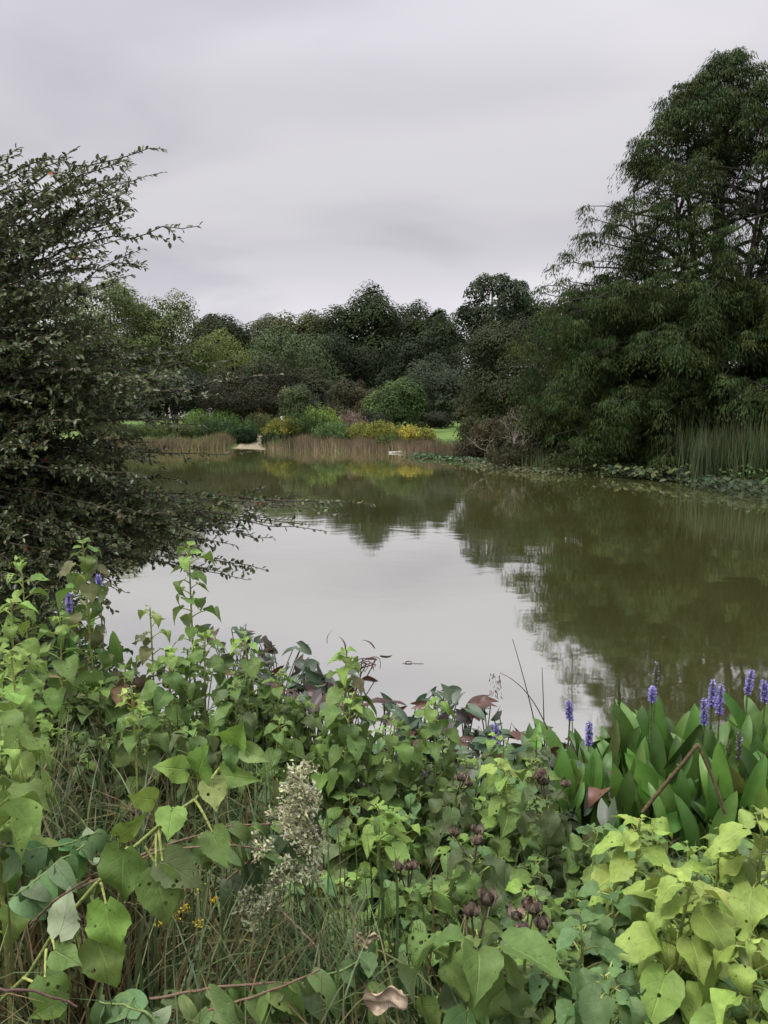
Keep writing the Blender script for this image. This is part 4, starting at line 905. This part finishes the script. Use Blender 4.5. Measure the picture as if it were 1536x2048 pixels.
pickerel(1446, 1535, 3.4, 'pickerelweed with the front spike of the tight violet trio', [(-20, 10, -.2, .25), (30, 10, .3, .27)], (1440, 1400, .14, 'bloom'))
pickerel(1495, 1500, 3.55, 'pickerelweed with a violet spike rising highest near the right edge', [(-10, -30, -.35, .27), (15, 0, .2, .26), (-30, 30, .2, .26)], (1496, 1364, .12, 'bloom'))
pickerel(1533, 1490, 3.5, 'pickerelweed with a violet spike cut by the right edge', [(-15, 0, -.2, .26), (5, 20, .1, .26)], (1531, 1382, .105, 'bloom'))
pickerel(1478, 1580, 3.2, 'pickerelweed with a fading brown spike in front of the dark leaves', [(-25, 20, -.2, .25), (25, 20, .1, .25)], (1478, 1493, .13, 'fade'))
pickerel(1456, 1585, 3.2, 'pickerelweed with a small closed spike beside the fading brown one', [(-15, 30, .2, .25)], (1458, 1495, .07, 'seed'))
for k in range(74):
    x = rng.uniform(1120, 1580) if k > 6 else rng.uniform(1030, 1150)
    y = rng.uniform(1500, 1640) if x > 1200 else rng.uniform(1555, 1650)
    pickerel(x, y, np.interp(y, [1500, 1640], [3.75, 3.1]), 'flowerless pickerelweed of upright dark green blades', lv(6, .21), None, 'flowerless pickerelweeds of the right-hand stand')
# a few hidden at left with small violet spikes
pickerel(205, 1260, 4.3, 'pickerelweed with small violet spikes in the gap behind the tallest left mallow', lv(5, .15), (198, 1165, .09, 'bloom'))
pickerel(140, 1290, 4.2, 'pickerelweed with a violet spike behind the brown-tinged leaves at left', lv(5, .15), (138, 1205, .11, 'bloom'))
# dying arrow-leaf plants: stalks with arrow-shaped leaves hanging from the top
GA, PU, RB = (.065, .10, .055), (.065, .048, .04), (.09, .045, .03)
def arrowleaf(px, py, Y, k, label, group):
    e = at(px, py, Y); b = np.array([e[0]+rng.normal()*.06, Y+rng.normal()*.05, -.1]); root = thing('arrowleaf_plant', label, 'water plant', b, group)
    for i in range(k):
        q = e+np.array([rng.normal()*.07, rng.normal()*.06, rng.uniform(-.13, .02) if i else 0])
        mb = MB(); bent = rng.random() < .3
        mid = np.array([b[0]*.6+q[0]*.4+rng.normal()*.03, q[1], q[2]*.7]); pts = bez(b+rng.normal(size=3)*np.array([.04, .04, 0]), mid, q, 7)
        if bent: pts = np.vstack([pts, q+np.array([rng.uniform(-.05, .05), 0, -.05])])
        tube(mb, pts, np.linspace(.0042, .0026, len(pts)), 4, (.05, .068, .03) if rng.random() < .7 else (.06, .04, .028))
        az = rng.uniform(0, 6.28); dn = rng.uniform(-.2, 1.0); d = np.array([math.cos(az), math.sin(az)*.6, -math.sin(dn)+.15])
        c = jit([GA, GA, (.075, .11, .065), (.06, .08, .05), PU, RB][rng.integers(0, 6)], 1, .2, .08); s = rng.uniform(.06, .11)
        cards(mb, pts[-1][None], d[None], (np.array([0, -.5, 1.])+rng.normal(size=3)*.5)[None], s, s*rng.uniform(.5, .95), AT[rng.integers(0, 3)], c)
        mb.build('leaf', M_ARR, root)
GL = 'arrow-leaved plants dying back along the near water'
band = [(440, 1205, 4.9), (500, 1235, 4.9), (560, 1258, 4.8), (620, 1280, 4.7), (680, 1275, 4.6), (730, 1345, 4.5), (780, 1375, 4.3), (850, 1372, 4.2), (905, 1365, 4.15), (960, 1385, 4.1), (1010, 1385, 4.0), (1060, 1410, 3.95), (1105, 1440, 3.85), (1170, 1460, 3.8)]
bx_ = [q[0] for q in band]
for k in range(96):
    x = rng.uniform(440, 1180); yy = np.interp(x, bx_, [q[1] for q in band]); Yv = np.interp(x, bx_, [q[2] for q in band])
    t = rng.random()**.8
    arrowleaf(x, yy+14+t*125, Yv-t*.75, 4, 'arrow-leaved plant with purplish and grey-green leaves on thin dark stalks', GL)
def cover(name, label, n, xr, yr, hz, s, cols, cond=None):
    x = rng.uniform(*xr, n); y = rng.uniform(*yr, n); d = sdist(x, y); k = d > -.12
    if cond is not None: k &= cond(x, y)
    x, y = x[k], y[k]; n = len(x); z = np.maximum(gh(x, y), 0)+rng.random(n)**1.5*hz*(.6+.4*np.sin(x*3.3)*np.sin(y*2.1+1)); c = np.concatenate([jit(cc, n//len(cols)+1, .2, .08) for cc in cols])[:n]; rng.shuffle(c)
    nr = norm(np.array([0, -.35, 1.])+rdir(n)*.6); mb = MB(); cards(mb, np.stack([x, y, z], 1), np.cross(nr, rdir(n)), nr, s*rng.uniform(.6, 1.3, n), s*.6*rng.uniform(.7, 1.2, n), FOLD, c)
    return tag(mb.build(name, M_FOL), label, 'ground cover', kind='stuff')
CV = [(.05, .085, .03), (.07, .11, .035), (.035, .055, .022), (.09, .10, .04)]
cover('ground_cover', 'low dark weeds under the near plants on the right', 9000, (0, 3.2), (1., 4.2), .3, .06, CV)
cover('ground_cover', 'leafy undergrowth on the left bank under the glossy shrub', 26000, (-8, -1.2), (3.2, 12), .75, .08, CV)
cover('ground_cover', 'shaded undergrowth on the bank beneath the cypress', 24000, (4.5, 20), (17, 32), .55, .13, CV, lambda x, y: sdist(x, y) < 3)
cover('ground_cover', 'mixed low green growth behind the far reeds', 24000, (-16, 4.5), (35, 47), .5, .14, [(.07, .12, .035), (.10, .14, .04), (.05, .08, .03)], lambda x, y: (sdist(x, y) < 2.0) & ((x < -8.6) | (x > -6.2)) & (sdist(x, y) > .3))
# stray stems: thin rushes, arching seed grass, broken rush
def stem_thing(name, label, pts, r0, r1, col, cat='stem'):
    pts = np.array(pts); b = pts[0]; root = None; mb = MB()
    n = max(10, len(pts)*3); t = np.linspace(0, 1, n); s = np.linspace(0, 1, len(pts)); P = np.stack([np.interp(t, s, pts[:, k]) for k in range(3)], 1)
    if len(pts) == 3: P = bez(pts[0], pts[1], pts[2], n)
    tube(mb, P, np.linspace(r0, r1, n), 6, col); o = mb.build(name, M_STEM); return tag(o, label, cat)
stem_thing('rush', 'thin dark rush leaning left against the bright water', [at(1085, 1520, 3.6), at(1062, 1400, 3.6), at(1025, 1278, 3.6)], .004, .0015, (.05, .06, .03))
stem_thing('rush', 'thin upright rush right of the leaning one', [at(1090, 1540, 3.6), at(1088, 1420, 3.6), at(1084, 1335, 3.6)], .004, .0015, (.05, .06, .03))
stem_thing('rush', 'thin rush rising behind the second violet spike', [at(1145, 1480, 3.7), at(1143, 1380, 3.7), at(1145, 1300, 3.7)], .003, .001, (.08, .06, .04))
stem_thing('rush', 'thin rush crossing the dark reflection beside the green seed spike', [at(1225, 1480, 3.7), at(1255, 1400, 3.7), at(1295, 1318, 3.7)], .003, .001, (.06, .05, .035))
def seed_grass():
    b = at(1110, 1500, 3.55); root = thing('seed_grass', 'arching grass stem with a drooping reddish seed head over the water', 'grass stem', b); mb = MB()
    pts = bez(b, at(1070, 1372, 3.55), at(1000, 1346, 3.55), 12); tube(mb, pts, np.linspace(.0035, .0015, 12), 5, (.12, .09, .04)); mb.build('stalk', M_STEM, root)
    mb = MB(); n = 46; t = rng.random(n); p = np.stack([at(1000-rng.uniform(-4, 22), 1345+y, 3.55) for y in t*50]); cards(mb, p, np.array([0, 0, -1.])+rdir(n)*.4, rdir(n), .02, .006, KITE, jit((.16, .08, .06), n)); mb.build('seed_head', M_PET, root)
seed_grass()
stem_thing('broken_rush', 'thick brown rush bent over into an upside-down V among the pickerelweed', [at(1285, 1625, 3.05), at(1310, 1593, 3.04), at(1340, 1557, 3.03), at(1368, 1524, 3.01), at(1394, 1490, 3.), at(1397, 1490, 3.), at(1410, 1522, 2.99), at(1425, 1555, 2.98), at(1438, 1590, 2.96), at(1450, 1628, 2.95)], .0085, .0065, (.11, .085, .045))
def twisted():
    b = wat(735, 1360); mb = MB(); b[2] = .01
    root = thing('collapsed_stalks', 'tangle of collapsed brown leaf stalks at the edge of the bright water', 'dead stalks', b)
    for k in range(9):
        p0 = at(rng.uniform(690, 735), rng.uniform(1320, 1360), 4.55); p2 = at(rng.uniform(725, 772), rng.uniform(1322, 1352), 4.4); m_ = at(rng.uniform(720, 780), rng.uniform(1285, 1330), 4.5)
        tube(mb, bez(p0, m_, p2, 8), np.linspace(.0035, .002, 8), 5, (.07, .04, .03))
    mb.build('stalks', M_STEM, root); mb = MB()
    p = np.array([at(748, 1296, 4.5), at(762, 1312, 4.5), at(732, 1318, 4.5), at(690, 1300, 4.5), at(655, 1285, 4.6)]); cards(mb, p, np.array([(-.4, 0, .8), (.9, 0, -.2), (1, 0, .1), (.1, 0, 1), (-.2, .2, 1.)]), rdir(5), .10, .05, PT[2], jit(RB, 5)); mb.build('curled_leaves', M_ARR, root)
twisted()
# curled twig on the water
mb = MB(); c = wat(817, 1327); th = np.linspace(.3, 6, 12)
tube(mb, [(c[0]+.022*math.cos(t)*1.2, c[1]+.02*math.sin(t), .006+.008*math.sin(t)) for t in th], .004, 6, (.05, .035, .025)); tube(mb, [(c[0]-.05, c[1], .003), (c[0]+.13, c[1]-.01, .003)], .002, 4, (.10, .08, .06))
tag(mb.build('floating_twig', M_STEM), 'small curled twig floating alone on the bright water', 'twig')
mb = MB(); c = wat(800, 906); tube(mb, [(c[0]-.55, c[1], .03), (c[0], c[1]-.1, .06), (c[0]+.5, c[1], .03)], [.03, .05, .02], 6, (.5, .48, .44))
tag(mb.build('floating_log', M_BARK), 'bleached log lying at the foot of the brown reeds', 'log')

# ------------------------------------------------------------------ lower left: sedge, plume, creeping plant, litter
def sedge(name, label, n, xr, yr, H, cols, lean, wd, seed_dir=(0, 0)):
    nc = 26; tc_ = np.stack([rng.uniform(*xr, nc), rng.uniform(*yr, nc)], 1)[rng.integers(0, nc, n)]; off = rng.normal(size=(n, 2))*.10
    x = tc_[:, 0]+off[:, 0]; y = tc_[:, 1]+off[:, 1]; z = gh(x, y); mb = MB(); azo = np.arctan2(off[:, 1], off[:, 0])
    T = strip_t(7, 1., 0.); tv = T[0].copy()
    for k in range(6):
        m = n//6; s = slice(k*m, (k+1)*m); bend = .9+.42*k; t = tv[:, 1]
        v = tv.copy(); v[:, 1] = np.sin(bend*t)/bend; v[:, 2] = -(1-np.cos(bend*t))/bend
        az = azo[s]+rng.normal(size=m)*.7; d = norm(np.stack([np.cos(az)*lean+seed_dir[0], np.sin(az)*lean+seed_dir[1], np.ones(m)], 1)); nr = norm(np.stack([-np.cos(az), -np.sin(az), np.full(m, .6)], 1))
        c = np.array([jit(cols[rng.integers(0, len(cols))], 1, .2, .08)[0] for _ in range(m)])
        cards(mb, np.stack([x[s], y[s], z[s]], 1), d, -nr*np.array([1, 1, -1]), H*rng.uniform(.5, 1.15, m), wd*rng.uniform(.5, 1.3, m), (v, T[1], T[2]), c)
    return tag(mb.build(name, M_GRS), label, 'grass', kind='stuff')
SG = (.07, .11, .04); SG2 = (.11, .15, .055); SB = (.10, .068, .034); SY = (.16, .145, .06); SD = (.09, .05, .03)
sedge('sedge_grass', 'long arching green and reddish sedge covering the bank at lower left', 5200, (-1.9, -.4), (1.1, 3.0), .62, [SG, SG, SG2, SB, SG, SY], .75, .0095)
sedge('sedge_grass', 'long arching green and reddish sedge below the white flower plume', 1300, (-.4, -.02), (1.1, 1.75), .62, [SG, SG, SG2, SB, SG, SY], .75, .0095)
sedge('dead_grass', 'flattened straw-coloured dead grass under the sedge', 1500, (-1.8, .3), (.95, 3.0), .42, [SY, SB, SD, SB], 1.6, .0075)
sedge('bank_grass', 'dark grass between the near plants', 1500, (.1, 2.4), (1.1, 3.4), .26, [SG, SG, SD], .6, .009)
def lance_T(bend):
    return plant_leaf_T(bend, .02, .17, 8)
LN_T = [lance_T(.6), lance_T(1.3), lance_T(2.)]
def stemmed(name, label, path, nlv, ls, col, scol, wf=1.6, cat='plant', both=True):
    pts = np.array([at(*q) for q in path]); b = pts[0].copy(); b[2] = min(b[2], g1(b[0], b[1])+.3)
    root = thing(name, label, cat, b); mb = MB(); n = 16; t = np.linspace(0, 1, n); s = np.linspace(0, 1, len(pts)); P = np.stack([np.interp(t, s, pts[:, k]) for k in range(3)], 1)+rng.normal(size=(n, 3))*.0008
    tube(mb, P, np.linspace(.0028, .0016, n), 6, scol); mb.build('stem', M_STEM, root)
    if nlv:
        mb = MB(); tg = norm(P[-1]-P[0])
        for i in range(nlv):
            f = (i+.6)/nlv; p = np.array([np.interp(f, t, P[:, k]) for k in range(3)])
            for sd_ in ((-1, 1) if both else (1,)):
                d = norm(tg*.35+np.array([sd_*rng.uniform(.1, .6), -.3+rng.normal()*.3, -.55+rng.normal()*.35])); sz = ls*rng.uniform(.7, 1.2)
                cards(mb, p[None], d[None], norm(np.array([[rng.normal()*.3, -.5, 1.]])), sz, sz*wf*.68*rng.uniform(.8, 1.2), LN_T[rng.integers(0, 3)], np.array([[*jit(col, 1, .15, .06)[0], .1]]))
        mb.build('leaves', M_MAL, root)
    return root, P
RS = (.17, .11, .075); CG = (.11, .175, .05)
stemmed('creeping_stem', 'long reddish stem lying across the bottom with paired drooping leaves', [(300, 2000, 1.3), (420, 1975, 1.32), (560, 1965, 1.35), (690, 1968, 1.4), (770, 1985, 1.42)], 11, .085, CG, RS)
stemmed('creeping_stem', 'leafy stem leaning across the bottom left corner', [(340, 2070, 1.25), (420, 2020, 1.27), (520, 1990, 1.3), (640, 1940, 1.35)], 8, .09, CG, RS)
stemmed('creeping_stem', 'reddish horizontal stem behind the arching pale branch', [(60, 1790, 1.6), (200, 1745, 1.6), (330, 1690, 1.62), (470, 1650, 1.65), (560, 1648, 1.7)], 9, .075, CG, RS)
stemmed('creeping_stem', 'second reddish stem just below the horizontal one, reaching to the white plume', [(150, 1780, 1.55), (320, 1700, 1.57), (460, 1688, 1.6), (590, 1710, 1.65)], 8, .075, (.10, .16, .05), RS)
stemmed('dead_cane', 'bare purplish cane lying in the bottom left corner', [(-20, 1978, 1.2), (60, 1980, 1.2), (110, 1995, 1.2), (155, 2012, 1.2)], 0, .1, CG, (.10, .06, .05))
stemmed('dead_cane', 'bare brown cane slanting across the whitish leaf', [(60, 1850, 1.32), (110, 1800, 1.31), (180, 1755, 1.31)], 0, .1, CG, (.12, .07, .05))
stemmed('dead_cane', 'flattened tan stalk slanting down right of the white plume', [(560, 1818, 1.6), (620, 1880, 1.55), (690, 1960, 1.5)], 0, .1, CG, (.2, .14, .1))
for k, (pth, lb) in enumerate([([(0, 1690, 1.7), (60, 1700, 1.7), (130, 1690, 1.7), (200, 1660, 1.75)], 'curly-leaved plant at the left edge above the whitish leaf'), ([(20, 1800, 1.5), (60, 1770, 1.5), (120, 1720, 1.55), (170, 1690, 1.6)], 'curly-leaved plant just left of the whitish leaf'),
        ([(330, 2060, 1.2), (300, 2030, 1.2), (250, 2010, 1.22), (200, 2005, 1.22)], 'holed leafy sprawl at the bottom left edge'), ([(560, 1990, 1.35), (620, 1960, 1.35), (700, 1935, 1.4), (740, 1900, 1.45)], 'leafy weed left of the crumpled dead leaf')]):
    stemmed('leafy_weed', lb, pth, 6, .085, (.09, .165, .06), (.15, .2, .07), 2.4)
def plume():
    path = [(430, 1780, 1.7), (500, 1720, 1.68), (560, 1690, 1.66), (610, 1640, 1.65), (600, 1560, 1.66)]
    root, P = stemmed('boneset', 'leaning plant with a creamy white flower plume at lower left centre', path, 7, .11, (.06, .105, .045), (.14, .12, .06), cat='flowering plant')
    spine = [(598, 1555), (585, 1575), (612, 1590), (598, 1615), (612, 1640), (628, 1665), (610, 1690), (590, 1665), (640, 1690), (618, 1720), (595, 1740), (565, 1745), (540, 1760), (520, 1700), (505, 1830), (530, 1810), (545, 1790), (500, 1790), (575, 1640), (620, 1745), (575, 1600), (625, 1610)]
    for k, (x, y) in enumerate(spine):
        mb = MB(); mw = MB(); c = at(x, y, 1.62+rng.uniform(-.03, .05)); o = at(x-25, y+25, 1.66)
        green = y > 1700
        for j in range(9):
            q = c+rng.normal(size=3)*np.array([.012, .015, .012]); tube(mb, bez(o*.3+c*.7, (o*.15+c*.85), q, 4), .0011, 4, (.22, .25, .12))
            n = 22; p = q+rng.normal(size=(n, 3))*.007
            col = jit((.50, .52, .31) if not green else (.34, .38, .22), n, .2, .05); col[rng.random(n) < .2] = (.5, .46, .38); col[rng.random(n) < .1] = (.2, .13, .09)
            cards(mb, p, rdir(n)+np.array([-.4, 0, .5]), rdir(n), .011, .0055, KITE, col)
        mb.build('flower_cluster', M_PET, root)
plume()
def goldenrod():
    b = at(400, 1880, 1.75); b[2] = g1(b[0], b[1]); root = thing('goldenrod', 'small yellow goldenrod sprays half hidden behind the hanging leaves', 'flowering plant', b)
    mb = MB(); mf = MB()
    for (x, y) in ((398, 1772), (430, 1800), (372, 1815), (352, 1830), (395, 1845), (318, 1845), (345, 1795)):
        mf = MB(); e = at(x, y, 1.72); tube(mb, bez(b, (b+e)/2+np.array([0, .03, .05]), e, 6), .0018, 4, (.12, .15, .05))
        n = 22; p = e+rng.normal(size=(n, 3))*.006; cards(mf, p, rdir(n), rdir(n), .008, .004, KITE, jit((.65, .5, .03), n)); mf.build('flower_spray', M_PET, root)
    mb.build('stem', M_STEM, root)
goldenrod()
def dead_leaf(px, py, Y, s, label):
    c = at(px, py, Y); mb = MB(); n = 15; u = np.linspace(-1, 1, n); U, V = np.meshgrid(u, u)
    r = np.random.default_rng(int(px)); a_ = r.uniform(0, 6, 6)
    m = np.sqrt(U**2+V**2); sh = 1/np.maximum(1, m*1.1)
    z = .35*np.sin(U*3.1+a_[0])*np.cos(V*2.3+a_[1])+.22*np.sin(V*6+U*2+a_[2])+.15*np.cos(U*7+a_[3])
    P = np.stack([U*sh*1.3, z*.55, V*sh*.7+.25*np.abs(U)+.2*np.sin(U*4+a_[4])], -1)*s
    P = P.reshape(-1, 3)+c; i = np.arange(n*n).reshape(n, n)
    mb.add(P, q=np.stack([i[:-1, :-1], i[:-1, 1:], i[1:, 1:], i[1:, :-1]], -1).reshape(-1, 4)); return tag(mb.build('dead_leaf', M_DRY), label, 'leaf')
dead_leaf(770, 2003, 1.3, .036, 'crumpled pale tan dead leaf at the bottom left of the broad-leaved mallow')
dead_leaf(735, 1880, 1.6, .022, 'small orange-brown withered leaf behind the crumpled tan one')
print('objects', len(bpy.data.objects), 'verts', sum(len(m.vertices) for m in bpy.data.meshes))
